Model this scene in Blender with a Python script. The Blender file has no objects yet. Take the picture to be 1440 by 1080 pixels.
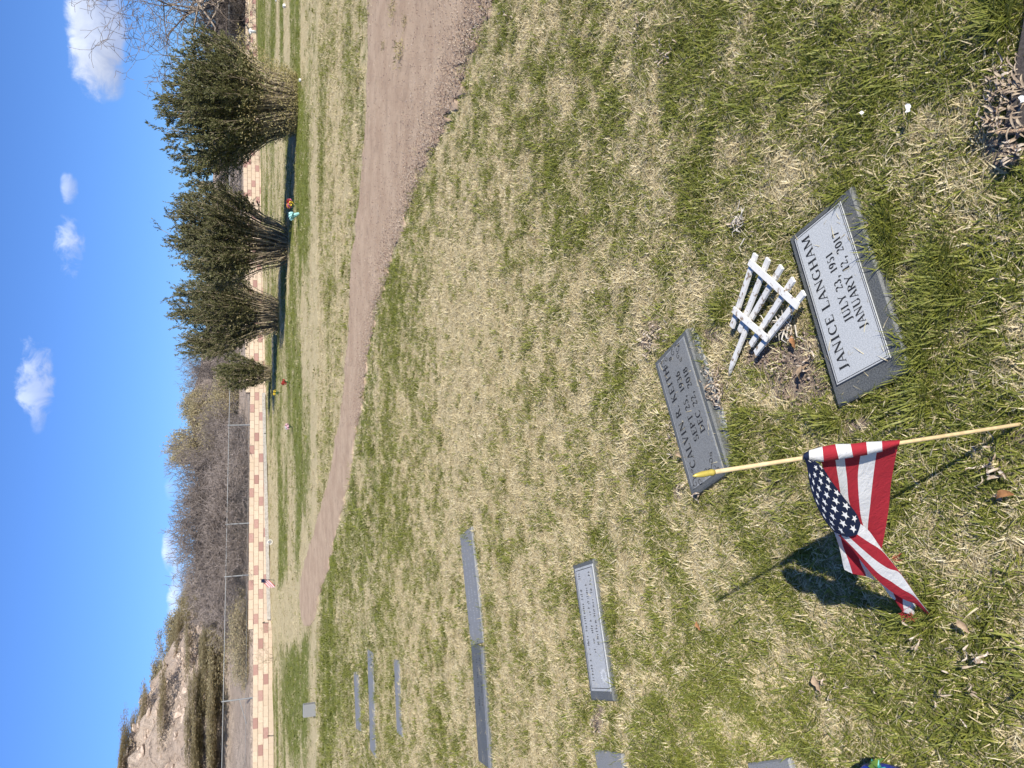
import bpy, math, random
import numpy as np
from mathutils import Vector, Matrix

random.seed(7)
RS = np.random.RandomState(11)
S = bpy.context.scene
COL = S.collection

# ------------------------------------------------------------------ camera
FPX = 1081.0            # focal length in pixels of the 1440 px photograph
EYE = 1.6
PITCH = math.atan((720 - 328) / FPX)
CP, SP = math.cos(PITCH), math.sin(PITCH)
cd = bpy.data.cameras.new('camera')
cam = bpy.data.objects.new('camera', cd)
COL.objects.link(cam)
cd.sensor_width = 36.0
cd.lens = FPX / 1440 * 36
cd.clip_start = 0.05
cd.clip_end = 3000
fw = Vector((0, CP, -SP)); upv = Vector((0, SP, CP)); rt = Vector((1, 0, 0))
R = Matrix((-upv, rt, -fw)).transposed()      # the phone was turned on its side
cam.matrix_world = Matrix.Translation((0, 0, EYE)) @ R.to_4x4()
S.camera = cam

# ------------------------------------------------------------------ light
SUN_EL = math.radians(33.0)
SHX, SHY = -0.48, 0.88                        # direction in which shadows fall
n_ = math.hypot(SHX, SHY); SHX /= n_; SHY /= n_
tosun = Vector((-SHX * math.cos(SUN_EL), -SHY * math.cos(SUN_EL), math.sin(SUN_EL)))
sd = bpy.data.lights.new('sun', 'SUN'); sd.energy = 4.6; sd.angle = math.radians(0.53)
sd.color = (1.0, 0.94, 0.83)
sun = bpy.data.objects.new('sun', sd); COL.objects.link(sun)
sun.rotation_mode = 'QUATERNION'
sun.rotation_quaternion = tosun.to_track_quat('Z', 'Y')

W = bpy.data.worlds.new('World'); S.world = W; W.use_nodes = True
wn = W.node_tree.nodes; wl = W.node_tree.links; wn.clear()

def wnode(t, **k):
    n = wn.new(t)
    for a, b in k.items(): setattr(n, a, b)
    return n
def wmath(op, a, b=None, c=None, clamp=False):
    n = wnode('ShaderNodeMath', operation=op); n.use_clamp = clamp
    for i, v in enumerate((a, b, c)):
        if v is None: continue
        if isinstance(v, (int, float)): n.inputs[i].default_value = v
        else: wl.new(v, n.inputs[i])
    return n.outputs[0]

def raydir(xi, yi):
    xp = (1080 - yi - 540) / FPX; yp = (xi - 720) / FPX
    return rt * xp + fw - upv * yp
def P(xi, yi, Y):
    """the point of the world at distance Y ahead seen at photo pixel xi, yi"""
    d = raydir(xi, yi); t = Y / d.y
    return Vector((d.x * t, Y, EYE + d.z * t))
def G(xi, yi, z=0.0):
    d = raydir(xi, yi); t = (EYE - z) / -d.z
    return Vector((d.x * t, d.y * t, z))

sky = wnode('ShaderNodeTexSky'); sky.sky_type = 'NISHITA'; sky.sun_disc = False
sky.sun_elevation = SUN_EL
sky.sun_rotation = math.atan2(tosun.x, tosun.y)
sky.altitude = 1200; sky.air_density = 1.0; sky.dust_density = 0.25; sky.ozone_density = 2.6
tint = wnode('ShaderNodeMix', data_type='RGBA', blend_type='MULTIPLY')
tint.inputs[0].default_value = 1.0
tc = wnode('ShaderNodeTexCoord')
sxyz = wnode('ShaderNodeSeparateXYZ'); wl.new(tc.outputs['Generated'], sxyz.inputs[0])
grd = wnode('ShaderNodeValToRGB'); wl.new(sxyz.outputs[2], grd.inputs[0])
e_ = grd.color_ramp.elements; e_[0].position = 0.0; e_[0].color = (.245, .42, .80, 1); e_[1].position = 1.0; e_[1].color = (.52, .70, .96, 1)
for p_, c_ in ((.06, (.29, .47, .83)), (.16, (.36, .54, .90)), (.34, (.43, .62, .94))):
    q_ = e_.new(p_); q_.color = (*c_, 1)
wl.new(sky.outputs[0], tint.inputs[6]); wl.new(grd.outputs[0], tint.inputs[7])
def dot(v):
    n = wnode('ShaderNodeVectorMath', operation='DOT_PRODUCT')
    wl.new(tc.outputs['Generated'], n.inputs[0]); n.inputs[1].default_value = v
    return n.outputs['Value']
def wnoise(scale, detail=6, rough=0.6, dist=0.0):
    n = wnode('ShaderNodeTexNoise'); n.inputs['Scale'].default_value = scale
    n.inputs['Detail'].default_value = detail; n.inputs['Roughness'].default_value = rough
    n.inputs['Distortion'].default_value = dist
    wl.new(tc.outputs['Generated'], n.inputs['Vector']); return n.outputs['Fac']
nz_a = wnoise(14, 8, 0.55); nz_b = wnoise(38, 7, 0.62, 0.5); nz_c = wnoise(7, 3, 0.5)
cur = tint.outputs[2]
#        x    y    rx  ry  noise soft dens  bright slant
CLOUDS = [(128, 46, 31, 82, 1.7, 0.75, 0.90, .78, 0.0),
          (148, 100, 20, 42, 1.4, 0.9, 0.55, 0.66, 0.0),
          (96, 262, 11, 25, 1.8, 0.9, 0.55, 0.85, 0.0),
          (97, 350, 17, 44, 3.2, 1.1, 0.62, 0.9, -0.2),
          (46, 530, 20, 50, 3.6, 1.1, 0.55, 0.9, -0.15),
          (52, 590, 9, 22, 2.0, 1.3, 0.30, 0.85, 0.0),
          (236, 775, 9, 34, 2.0, 1.0, 0.62, 0.95, 0.0),
          (247, 835, 13, 60, 2.2, 1.1, 0.62, 0.95, 0.0),
          (238, 690, 8, 18, 2.0, 1.4, 0.22, 0.9, 0.0)]
for (cx, cy, rx, ry, k, soft, dens, br, sl) in CLOUDS:
    c = raydir(cx, cy).normalized()
    a = (raydir(cx, cy - 10).normalized() - c).normalized()      # rightwards in the world
    b = c.cross(a).normalized()
    if b.z < 0: b = -b
    ra = ry / FPX * 0.92; rb = rx / FPX * 0.88
    a2 = (a + b * sl).normalized()
    u = wmath('MULTIPLY', wmath('SUBTRACT', dot(a2), a2.dot(c)), 1 / ra)
    v = wmath('MULTIPLY', wmath('SUBTRACT', dot(b), 0.0), 1 / rb)
    vv = wmath('ADD', v, wmath('MULTIPLY', wmath('SUBTRACT', 0.0, v, clamp=True), 0.35))
    r2 = wmath('ADD', wmath('MULTIPLY', u, u), wmath('MULTIPLY', vv, vv))
    nz = wmath('ADD', wmath('MULTIPLY', wmath('SUBTRACT', nz_a, 0.5), k * 0.8), wmath('MULTIPLY', wmath('SUBTRACT', nz_b, 0.5), k))
    m = wmath('ADD', wmath('SUBTRACT', 1.0, r2), nz)
    front = wmath('GREATER_THAN', dot(c), 0.7)
    ms = wmath('MULTIPLY', wmath('MULTIPLY', m, 1 / soft, clamp=True), front)
    sm = wnode('ShaderNodeMapRange', interpolation_type='SMOOTHSTEP')
    wl.new(ms, sm.inputs[0]); sm.inputs[4].default_value = dens
    # lit crown, greyer base
    sh = wmath('ADD', wmath('MULTIPLY', v, 0.5), wmath('ADD', 0.42, wmath('MULTIPLY', wmath('SUBTRACT', nz_b, 0.5), 1.3)), clamp=True)
    cc = wnode('ShaderNodeMix', data_type='RGBA'); wl.new(sh, cc.inputs[0])
    cc.inputs[6].default_value = (3.9 * br, 4.5 * br, 6.3 * br, 1); cc.inputs[7].default_value = (8.2 * br, 8.8 * br, 10.0 * br, 1)
    mx = wnode('ShaderNodeMix', data_type='RGBA')
    wl.new(sm.outputs[0], mx.inputs[0]); wl.new(cur, mx.inputs[6]); wl.new(cc.outputs[2], mx.inputs[7])
    cur = mx.outputs[2]
bg = wnode('ShaderNodeBackground'); bg.inputs[1].default_value = 0.10
wl.new(cur, bg.inputs[0])
wo = wnode('ShaderNodeOutputWorld'); wl.new(bg.outputs[0], wo.inputs[0])

S.view_settings.view_transform = 'Standard'; S.view_settings.look = 'None'
S.view_settings.exposure = 0.68; S.view_settings.gamma = 1.0
S.view_settings.use_curve_mapping = False
S.render.engine = 'CYCLES'
S.cycles.max_bounces = 6; S.cycles.diffuse_bounces = 3; S.cycles.glossy_bounces = 2; S.cycles.transmission_bounces = 3

# ------------------------------------------------------------------ helpers
def smooth(a, b, x):
    t = np.clip((x - a) / (b - a), 0, 1); return t * t * (3 - 2 * t)
_perm = np.random.RandomState(3).rand(256, 256)
def vnoise(x, y, f=1.0, seed=0):
    x = np.asarray(x, float) * f + 37.3 * seed + 1000; y = np.asarray(y, float) * f + 91.7 * seed + 1000
    xi = np.floor(x).astype(int); yi = np.floor(y).astype(int); fx = x - xi; fy = y - yi
    fx = fx * fx * (3 - 2 * fx); fy = fy * fy * (3 - 2 * fy)
    g = lambda i, j: _perm[i % 256, j % 256]
    return (g(xi, yi) * (1 - fx) + g(xi + 1, yi) * fx) * (1 - fy) + (g(xi, yi + 1) * (1 - fx) + g(xi + 1, yi + 1) * fx) * fy
def fbm(x, y, f=1.0, o=4, seed=0):
    s = 0; a = .5; t = 0
    for i in range(o):
        s = s + a * vnoise(x, y, f * 2 ** i, seed + i); t += a; a *= .5
    return s / t

def tag(o, label=None, cat=None, group=None, kind=None):
    if label: o['label'] = label
    if cat: o['category'] = cat
    if group: o['group'] = group
    if kind: o['kind'] = kind
    return o
def empty(name, loc=(0, 0, 0), rz=0.0):
    o = bpy.data.objects.new(name, None); COL.objects.link(o); o.location = loc; o.rotation_euler = (0, 0, rz)
    o.empty_display_size = 0.1
    return o
def link(name, me, parent=None, mats=()):
    o = bpy.data.objects.new(name, me); COL.objects.link(o)
    for m in mats: me.materials.append(m)
    if parent is not None: o.parent = parent
    return o
def mesh_np(name, V, F, mi=None, sm=False):
    """V (n,3), F (m,k) all faces with k corners"""
    me = bpy.data.meshes.new(name)
    V = np.asarray(V, np.float32); F = np.asarray(F, np.int32)
    me.vertices.add(len(V)); me.vertices.foreach_set('co', V.ravel())
    k = F.shape[1]
    me.loops.add(F.size); me.loops.foreach_set('vertex_index', F.ravel())
    me.polygons.add(len(F)); me.polygons.foreach_set('loop_start', np.arange(0, F.size, k, dtype=np.int32))
    try: me.polygons.foreach_set('loop_total', np.full(len(F), k, np.int32))
    except Exception: pass
    if mi is not None: me.polygons.foreach_set('material_index', np.asarray(mi, np.int32))
    if sm: me.polygons.foreach_set('use_smooth', np.ones(len(F), bool))
    me.update(calc_edges=True); me.validate()
    return me
class MB:
    """collects polygons for one mesh"""
    def __init__(s): s.v = []; s.f = []; s.m = []
    def add(s, vs, fs, m=0):
        b = len(s.v); s.v += [tuple(v) for v in vs]; s.f += [tuple(b + i for i in f) for f in fs]; s.m += [m] * len(fs)
    def box(s, c, d, M=None, m=0, bev=0.0):
        c = Vector(c); x, y, z = [q / 2 for q in d]
        if bev > 0:
            b = min(bev, x * .9, y * .9, z * .9)
            vs = []
            for (zz, ins) in ((-z, b), (-z + b, 0), (z - b, 0), (z, b)):
                for sx, sy in ((-1, -1), (1, -1), (1, 1), (-1, 1)):
                    vs.append(Vector((sx * (x - ins), sy * (y - ins), zz)))
            fs = [(3, 2, 1, 0), (12, 13, 14, 15)]
            for l in range(3):
                for i in range(4):
                    j = (i + 1) % 4; fs.append((l * 4 + i, l * 4 + j, l * 4 + 4 + j, l * 4 + 4 + i))
        else:
            vs = [Vector((sx * x, sy * y, sz * z)) for sz in (-1, 1) for sx, sy in ((-1, -1), (1, -1), (1, 1), (-1, 1))]
            fs = [(3, 2, 1, 0), (4, 5, 6, 7), (0, 1, 5, 4), (1, 2, 6, 5), (2, 3, 7, 6), (3, 0, 4, 7)]
        if M is not None: vs = [M @ v for v in vs]
        s.add([v + c for v in vs], fs, m)
    def tube(s, pts, rad, n=6, m=0, cap=True):
        pts = [Vector(p) for p in pts]
        if isinstance(rad, (int, float)): rad = [rad] * len(pts)
        rings = []
        for i, p in enumerate(pts):
            t = (pts[min(i + 1, len(pts) - 1)] - pts[max(i - 1, 0)]).normalized()
            a = t.cross(Vector((0, 0, 1)))
            if a.length < .05: a = t.cross(Vector((1, 0, 0)))
            a.normalize(); b = t.cross(a)
            rings.append([p + (a * math.cos(2 * math.pi * k / n) + b * math.sin(2 * math.pi * k / n)) * rad[i] for k in range(n)])
        vs = [v for r in rings for v in r]; fs = []
        for i in range(len(pts) - 1):
            for k in range(n):
                k2 = (k + 1) % n; fs.append((i * n + k, i * n + k2, (i + 1) * n + k2, (i + 1) * n + k))
        if cap: fs += [tuple(range(n - 1, -1, -1)), tuple((len(pts) - 1) * n + k for k in range(n))]
        s.add(vs, fs, m)
    def obj(s, name, mats, parent=None, sm=False):
        me = bpy.data.meshes.new(name); me.from_pydata(s.v, [], s.f)
        me.polygons.foreach_set('material_index', s.m)
        if sm: me.polygons.foreach_set('use_smooth', [True] * len(s.f))
        me.update()
        return link(name, me, parent, mats if isinstance(mats, (list, tuple)) else [mats])

# ------------------------------------------------------------------ materials
class NT:
    def __init__(s, name):
        s.mat = bpy.data.materials.new(name); s.mat.use_nodes = True
        s.n = s.mat.node_tree.nodes; s.l = s.mat.node_tree.links
        s.n.clear(); s.out = s.n.new('ShaderNodeOutputMaterial')
    def new(s, t, **k):
        n = s.n.new(t)
        for a, b in k.items(): setattr(n, a, b)
        return n
    def put(s, sock, v):
        if hasattr(v, 'is_linked') or hasattr(v, 'links'): s.l.new(v, sock)
        elif isinstance(v, (tuple, list)): sock.default_value = (*v, 1) if len(v) == 3 and sock.type == 'RGBA' else v
        else: sock.default_value = v
    def math(s, op, a, b=0.0, c=0.0, clamp=False):
        n = s.new('ShaderNodeMath', operation=op); n.use_clamp = clamp
        s.put(n.inputs[0], a); s.put(n.inputs[1], b); s.put(n.inputs[2], c); return n.outputs[0]
    def mix(s, f, a, b, mode='MIX'):
        n = s.new('ShaderNodeMix', data_type='RGBA', blend_type=mode)
        s.put(n.inputs[0], f); s.put(n.inputs[6], a); s.put(n.inputs[7], b); return n.outputs[2]
    def noise(s, sc, det=4, rough=.55, vec=None, dist=0.0):
        n = s.new('ShaderNodeTexNoise'); n.inputs['Scale'].default_value = sc; n.inputs['Detail'].default_value = det
        n.inputs['Roughness'].default_value = rough; n.inputs['Distortion'].default_value = dist
        if vec is not None: s.l.new(vec, n.inputs['Vector'])
        return n.outputs['Fac']
    def step(s, v, a, b, lo=0.0, hi=1.0):
        n = s.new('ShaderNodeMapRange', interpolation_type='SMOOTHSTEP'); s.put(n.inputs[0], v)
        n.inputs[1].default_value = a; n.inputs[2].default_value = b; n.inputs[3].default_value = lo; n.inputs[4].default_value = hi
        return n.outputs[0]
    def pos(s): return s.new('ShaderNodeNewGeometry').outputs['Position']
    def objco(s): return s.new('ShaderNodeTexCoord').outputs['Object']
    def scaled(s, vec, sc):
        n = s.new('ShaderNodeMapping'); n.inputs['Scale'].default_value = sc; s.l.new(vec, n.inputs[0]); return n.outputs[0]
    def rnd(s): return s.new('ShaderNodeObjectInfo').outputs['Random']
    def attr(s, name): return s.new('ShaderNodeAttribute', attribute_name=name).outputs['Fac']
    def bump(s, h, st=.4, d=.01):
        n = s.new('ShaderNodeBump'); n.inputs['Strength'].default_value = st; n.inputs['Distance'].default_value = d
        s.l.new(h, n.inputs['Height']); return n.outputs[0]
    def finish(s, col, rough=.8, spec=.3, bump=None, metal=0.0, trans=0.0, coat=0.0):
        p = s.new('ShaderNodeBsdfPrincipled'); s.put(p.inputs['Base Color'], col); s.put(p.inputs['Roughness'], rough)
        p.inputs['Specular IOR Level'].default_value = spec; p.inputs['Metallic'].default_value = metal
        p.inputs['Coat Weight'].default_value = coat
        if bump is not None: s.l.new(bump, p.inputs['Normal'])
        o = p.outputs[0]
        if trans > 0:
            t = s.new('ShaderNodeBsdfTranslucent'); s.put(t.inputs[0], col)
            m = s.new('ShaderNodeMixShader'); m.inputs[0].default_value = trans
            s.l.new(p.outputs[0], m.inputs[1]); s.l.new(t.outputs[0], m.inputs[2]); o = m.outputs[0]
        s.l.new(o, s.out.inputs[0]); return s.mat

def simple(name, a, b=None, sc=30, rough=.8, spec=.3, bs=0.0, trans=0.0, metal=0.0, rv=0.0):
    t = NT(name); co = t.objco()
    f = t.noise(sc, 6, .6, co)
    b = b or tuple(c * .7 for c in a)
    c = t.mix(t.step(f, .35, .65), b, a)
    if rv > 0:
        r = t.rnd(); c = t.mix(rv, c, t.mix(r, tuple(q * .55 for q in a), tuple(min(1, q * 1.35) for q in a)))
    bm = t.bump(f, bs, .004) if bs > 0 else None
    return t.finish(c, rough, spec, bm, metal, trans)

def leafmat(name, cols, trans=.3, rough=.6, spec=.25, patch=.6):
    """foliage: colour differs from leaf clump to leaf clump"""
    t = NT(name); r = t.rnd(); ps = t.pos()
    n = t.noise(23, 3, .6, ps); n2 = t.noise(2.3, 3, .6, ps)
    k = t.math('FRACT', t.math('ADD', t.math('MULTIPLY', r, 1.0), t.math('MULTIPLY', n, 2.7)))
    rp = t.new('ShaderNodeValToRGB'); e = rp.color_ramp.elements
    e[0].color = (*cols[0], 1); e[0].position = 0; e[1].color = (*cols[-1], 1); e[1].position = 1
    for i, c in enumerate(cols[1:-1]):
        q = e.new((i + 1) / (len(cols) - 1)); q.color = (*c, 1)
    t.l.new(k, rp.inputs[0])
    c = t.mix(t.step(n2, .3, .7, 0, patch), rp.outputs[0], t.mix(.5, rp.outputs[0], cols[1]))
    return t.finish(c, rough, spec, trans=trans)

# ------------------------------------------------------------------ layout data
ROAD = [(-420, 535, 1080), (-250, 520, 860), (-120, 517, 760), (0, 515, 690), (45, 516, 672), (90, 515, 655), (150, 514, 632), (200, 511, 612), (250, 507, 590),
        (300, 501, 570), (350, 496, 553), (400, 492, 540), (450, 490, 527), (500, 487, 516), (550, 482, 510), (600, 475, 503),
        (650, 466, 495), (700, 455, 486), (740, 443, 478), (780, 431, 468), (820, 421, 456), (850, 420, 447), (870, 424, 440), (885, 430, 433)]
RY = np.array([r[0] for r in ROAD], float); RFAR = np.array([r[1] for r in ROAD], float); RNEAR = np.array([r[2] for r in ROAD], float)
def to_img(x, y, z=0.0):
    dx = x; dy = y; dz = z - EYE
    Z = dy * CP - dz * SP
    U = dy * SP + dz * CP
    Z = np.where(Z < .05, .05, Z)
    return 720 - U / Z * FPX, 540 - dx / Z * FPX       # photo x, photo y
def road_mask(x, y):
    xi, yi = to_img(x, y)
    f = np.interp(yi, RY, RFAR); n = np.interp(yi, RY, RNEAR)
    w = (n - f)
    ed = (fbm(x, y, 1.3, 3, 5) - .5) * w * .38
    m = np.minimum(xi - f + ed * .35, n - xi + ed) / (w * .10 + 3.0)
    return np.where((yi > -600) & (yi < 885) & (y > .3), np.clip(m, -1, 1), -1)

WA = np.array([-15.2, 37.3]); WB = np.array([12.5, 49.2]); WD = (WB - WA) / np.linalg.norm(WB - WA)
WN = np.array([-WD[1], WD[0]])                 # pointing away from the viewer
def wall_y(x): return WA[1] + (x - WA[0]) * WD[1] / WD[0]
def zg(x, y): return 0.0075 * x * smooth(14, 34, y)

def quad_frame(c4):
    """corner pixels far-left, far-right, near-right, near-left -> centre, length, width, angle"""
    g = [G(*p, .015) for p in c4]
    c = sum(g, Vector()) / 4
    ax = ((g[1] - g[0]) + (g[2] - g[3])) / 2; ay = ((g[0] - g[3]) + (g[1] - g[2])) / 2
    return c, ax.length, ay.length, math.atan2(ax.y, ax.x)
#                     far-left      far-right     near-right     near-left
STONES = {'jan': [(1173, 577), (1111, 330), (1191, 268), (1285, 516)],
          'cal': [(972, 694), (922, 510), (965, 462), (1030, 668)],
          'kat': [(832, 988), (803, 795), (834, 786), (860, 983)],
          'sl1': [(660, 907), (645, 748), (661, 745), (679, 905)],
          'sl2': [(673, 1078), (660, 908), (679, 906), (688, 1077)],
          'r1': [(499, 1027), (496, 945), (502, 945), (506, 1027)],
          'r2': [(519, 1060), (516, 915), (522, 915), (527, 1060)],
          'r3': [(556, 1034), (552, 928), (558, 928), (564, 1034)],
          'bl': [(861, 1240), (834, 1058), (872, 1056), (898, 1240)],
          'bm': [(1098, 1260), (1050, 1078), (1104, 1062), (1160, 1246)],
          'tr': [(1420, 158), (1450, -60), (1600, -60), (1530, 210)]}
FR = {k: quad_frame(v) for k, v in STONES.items()}
def in_stones(x, y, grow=0.0):
    m = np.zeros(np.shape(x), bool)
    for k, (c, L, Wd, a) in FR.items():
        dx = x - c.x; dy = y - c.y
        u = dx * math.cos(a) + dy * math.sin(a); v = -dx * math.sin(a) + dy * math.cos(a)
        m |= (abs(u) < L / 2 + grow) & (abs(v) < Wd / 2 + grow)
    return m
BARE = [(1120, 535, 62, 42), (1112, 500, 48, 52), (1075, 500, 34, 34), (910, 470, 18, 26), (1010, 540, 12, 22), (1200, 600, 25, 20), (950, 690, 10, 25),
        (1395, 215, 40, 30), (1400, 700, 16, 16), (838, 1010, 10, 22), (1000, 470, 16, 14), (1425, 610, 20, 20)]
def bare(x, y):
    xi, yi = to_img(x, y); m = np.zeros(np.shape(x))
    for (a, b, ra, rb) in BARE:
        m = np.maximum(m, 1.25 - (((xi - a) / ra) ** 2 + ((yi - b) / rb) ** 2) + (fbm(x, y, 14, 3, 9) - .5) * 1.6)
    return np.clip(m, 0, 1)
def green_map(x, y):
    """share of live green grass, 0..1, on the lawn"""
    xi, yi = to_img(x, y)
    n = fbm(x, y * 1.15, .9, 3, 1) * .5 + fbm(x, y, 4.2, 3, 2) * .5
    far = fbm(x * .32, y * .9, .8, 4, 3)
    k = smooth(7, 14, y)
    base = n * (1 - k) + far * k
    g = (base - .5) * (1.5 + .4 * k) + .46 + (fbm(x, y, 9, 3, 22) - .5) * 1.5 * (1 - k)
    g = g + .26 * smooth(820, 1050, xi) + .16 * smooth(420, 150, yi) * smooth(600, 700, xi)
    g = g - .22 * smooth(540, 600, xi) * smooth(860, 720, xi)
    # bright lawn strips beyond the road, straw along the road and the wall
    def blob(a, b, ra, rb, s):
        return s * np.clip(1.2 - ((xi - a) / ra) ** 2 - ((yi - b) / rb) ** 2, 0, 1)
    g = g + blob(412, 985, 18, 95, .75) + blob(436, 930, 9, 45, -.1) + blob(373, 40, 18, 80, .55) + blob(416, 40, 8, 90, .55) + blob(424, 260, 8, 160, .5) \
        + blob(425, 600, 14, 120, .4) + blob(398, 720, 8, 80, .35) + blob(488, 120, 10, 140, .25) \
        + blob(408, 862, 26, 48, -1.3) + blob(380, 850, 10, 120, -.7) + blob(425, 810, 7, 90, -.8) + blob(383, 760, 7, 140, -.5) + blob(405, 50, 5, 60, -.6) + blob(425, 60, 4, 70, -.7) \
        + blob(650, 470, 60, 200, -.2) + blob(720, 330, 60, 120, -.1) + blob(480, 960, 30, 90, .30) + blob(548, 470, 14, 300, .22) + blob(620, 200, 35, 120, .25) + blob(500, 780, 20, 100, .25)
    return np.clip(g, 0.02, 1)

# ------------------------------------------------------------------ ground
def axis(lo, hi, fine_lo, fine_hi, d0, gr):
    a = [fine_lo]; 
    while a[-1] < fine_hi: a.append(a[-1] + d0)
    d = d0
    while a[-1] < hi: d *= gr; a.append(a[-1] + d)
    b = [fine_lo]; d = d0
    while b[-1] > lo: d *= gr; b.append(b[-1] - d)
    return np.array(b[:0:-1] + a)
xs = axis(-700, 700, -2.6, 2.4, .035, 1.055); ys = axis(-60, 1500, .7, 5.6, .035, 1.045)
gx, gy = np.meshgrid(xs, ys)
rm = road_mask(gx, gy)
und = (fbm(gx, gy, 2.2, 4, 7) - .5) * .028 + (fbm(gx, gy, 17, 2, 8) - .5) * .011
und = und * (1 - smooth(-.4, .6, rm)) * np.where(in_stones(gx, gy, .05), .15, 1) * smooth(60, 20, gy)
gz = zg(gx, gy) + und - .012 + np.where((gy > wall_y(gx) + .1), -.3, 0)
V = np.stack([gx, gy, gz], -1).reshape(-1, 3)
ny, nx = gx.shape
ii = np.arange(ny * nx).reshape(ny, nx)
F = np.stack([ii[:-1, :-1], ii[:-1, 1:], ii[1:, 1:], ii[1:, :-1]], -1).reshape(-1, 4)
me = mesh_np('lawn_ground', V, F, sm=True)
at = me.attributes.new('green', 'FLOAT', 'POINT'); at.data.foreach_set('value', green_map(gx, gy).ravel().astype(np.float32))
at = me.attributes.new('bare', 'FLOAT', 'POINT'); at.data.foreach_set('value', bare(gx, gy).ravel().astype(np.float32))

t = NT('lawn_soil'); ps = t.pos()
gr = t.attr('green'); br = t.attr('bare')
n1 = t.noise(9, 8, .75, ps); n2 = t.noise(70, 6, .7, ps); n3 = t.noise(1.7, 4, .6, ps)
straw = t.mix(t.step(n2, .35, .65), (.35, .285, .16), (.66, .565, .35))
straw = t.mix(t.step(n3, .35, .7, 0, .5), straw, (.56, .47, .28))
grn = t.mix(t.step(n2, .35, .65), (.10, .12, .025), (.23, .25, .065))
gg = t.math('ADD', gr, t.math('MULTIPLY', t.math('SUBTRACT', n1, .5), 2.0))
c = t.mix(t.step(gg, .35, .75), straw, grn)
soil = t.mix(t.step(n2, .3, .7), (.22, .165, .125), (.40, .32, .255))
c = t.mix(t.step(t.math('ADD', br, t.math('MULTIPLY', t.math('SUBTRACT', n2, .5), .3)), .3, .7), c, soil)
bm = t.bump(t.math('ADD', n2, n1), .9, .02)
GROUND = link('ground', me, mats=[t.finish(c, .95, .1, bm)])
tag(GROUND, kind='structure')

# the dirt road, a sheet a little above the lawn
NU, NVv = 420, 64
yy = np.linspace(-420, 880, NU); uu = np.linspace(0, 1, NVv)
rv = []
for k, y_ in enumerate(yy):
    f = np.interp(y_, RY, RFAR); n = np.interp(y_, RY, RNEAR)
    f += 1.6 * (vnoise(y_, 3, .06) - .5) * 2 + 1.0 * (vnoise(y_, 9, .21) - .5) * 2
    n += (n - f) * .10 * (vnoise(y_, 5, .03) - .5) * 2 + (n - f) * .09 * (vnoise(y_, 7, .13) - .5) * 2
    a = G(f, y_); b = G(n, y_)
    for u in uu:
        p = a.lerp(b, u)
        e = min(u, 1 - u)
        rv.append((p.x, p.y, float(zg(p.x, p.y)) + (-.03 if e == 0 else .002 + .008 * min(1, e * 8) + .008 * float(fbm(p.x, p.y, 3, 3, 4) - .5))))
ii = np.arange(NU * NVv).reshape(NU, NVv)
F = np.stack([ii[:-1, :-1], ii[1:, :-1], ii[1:, 1:], ii[:-1, 1:]], -1).reshape(-1, 4)
me = mesh_np('dirt_road', rv, F, sm=True)
t = NT('road_dirt'); ps = t.pos()
n1 = t.noise(120, 5, .75, ps); n2 = t.noise(2.2, 5, .65, ps); n3 = t.noise(26, 5, .7, ps)
c = t.mix(t.step(n2, .3, .7), (.42, .30, .21), (.53, .40, .285))
c = t.mix(t.step(n1, .52, .68, 0, .6), c, (.20, .145, .105))
n4 = t.noise(5.5, 5, .7, ps); c = t.mix(t.step(n4, .52, .66, 0, .45), c, (.27, .20, .15)); c = t.mix(t.step(n3, .56, .7, 0, .5), c, (.60, .49, .38))
ROADO = link('dirt_road', me, mats=[t.finish(c, .95, .1, t.bump(t.math('ADD', n1, n3), .8, .012))])
tag(ROADO, kind='structure')

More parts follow.
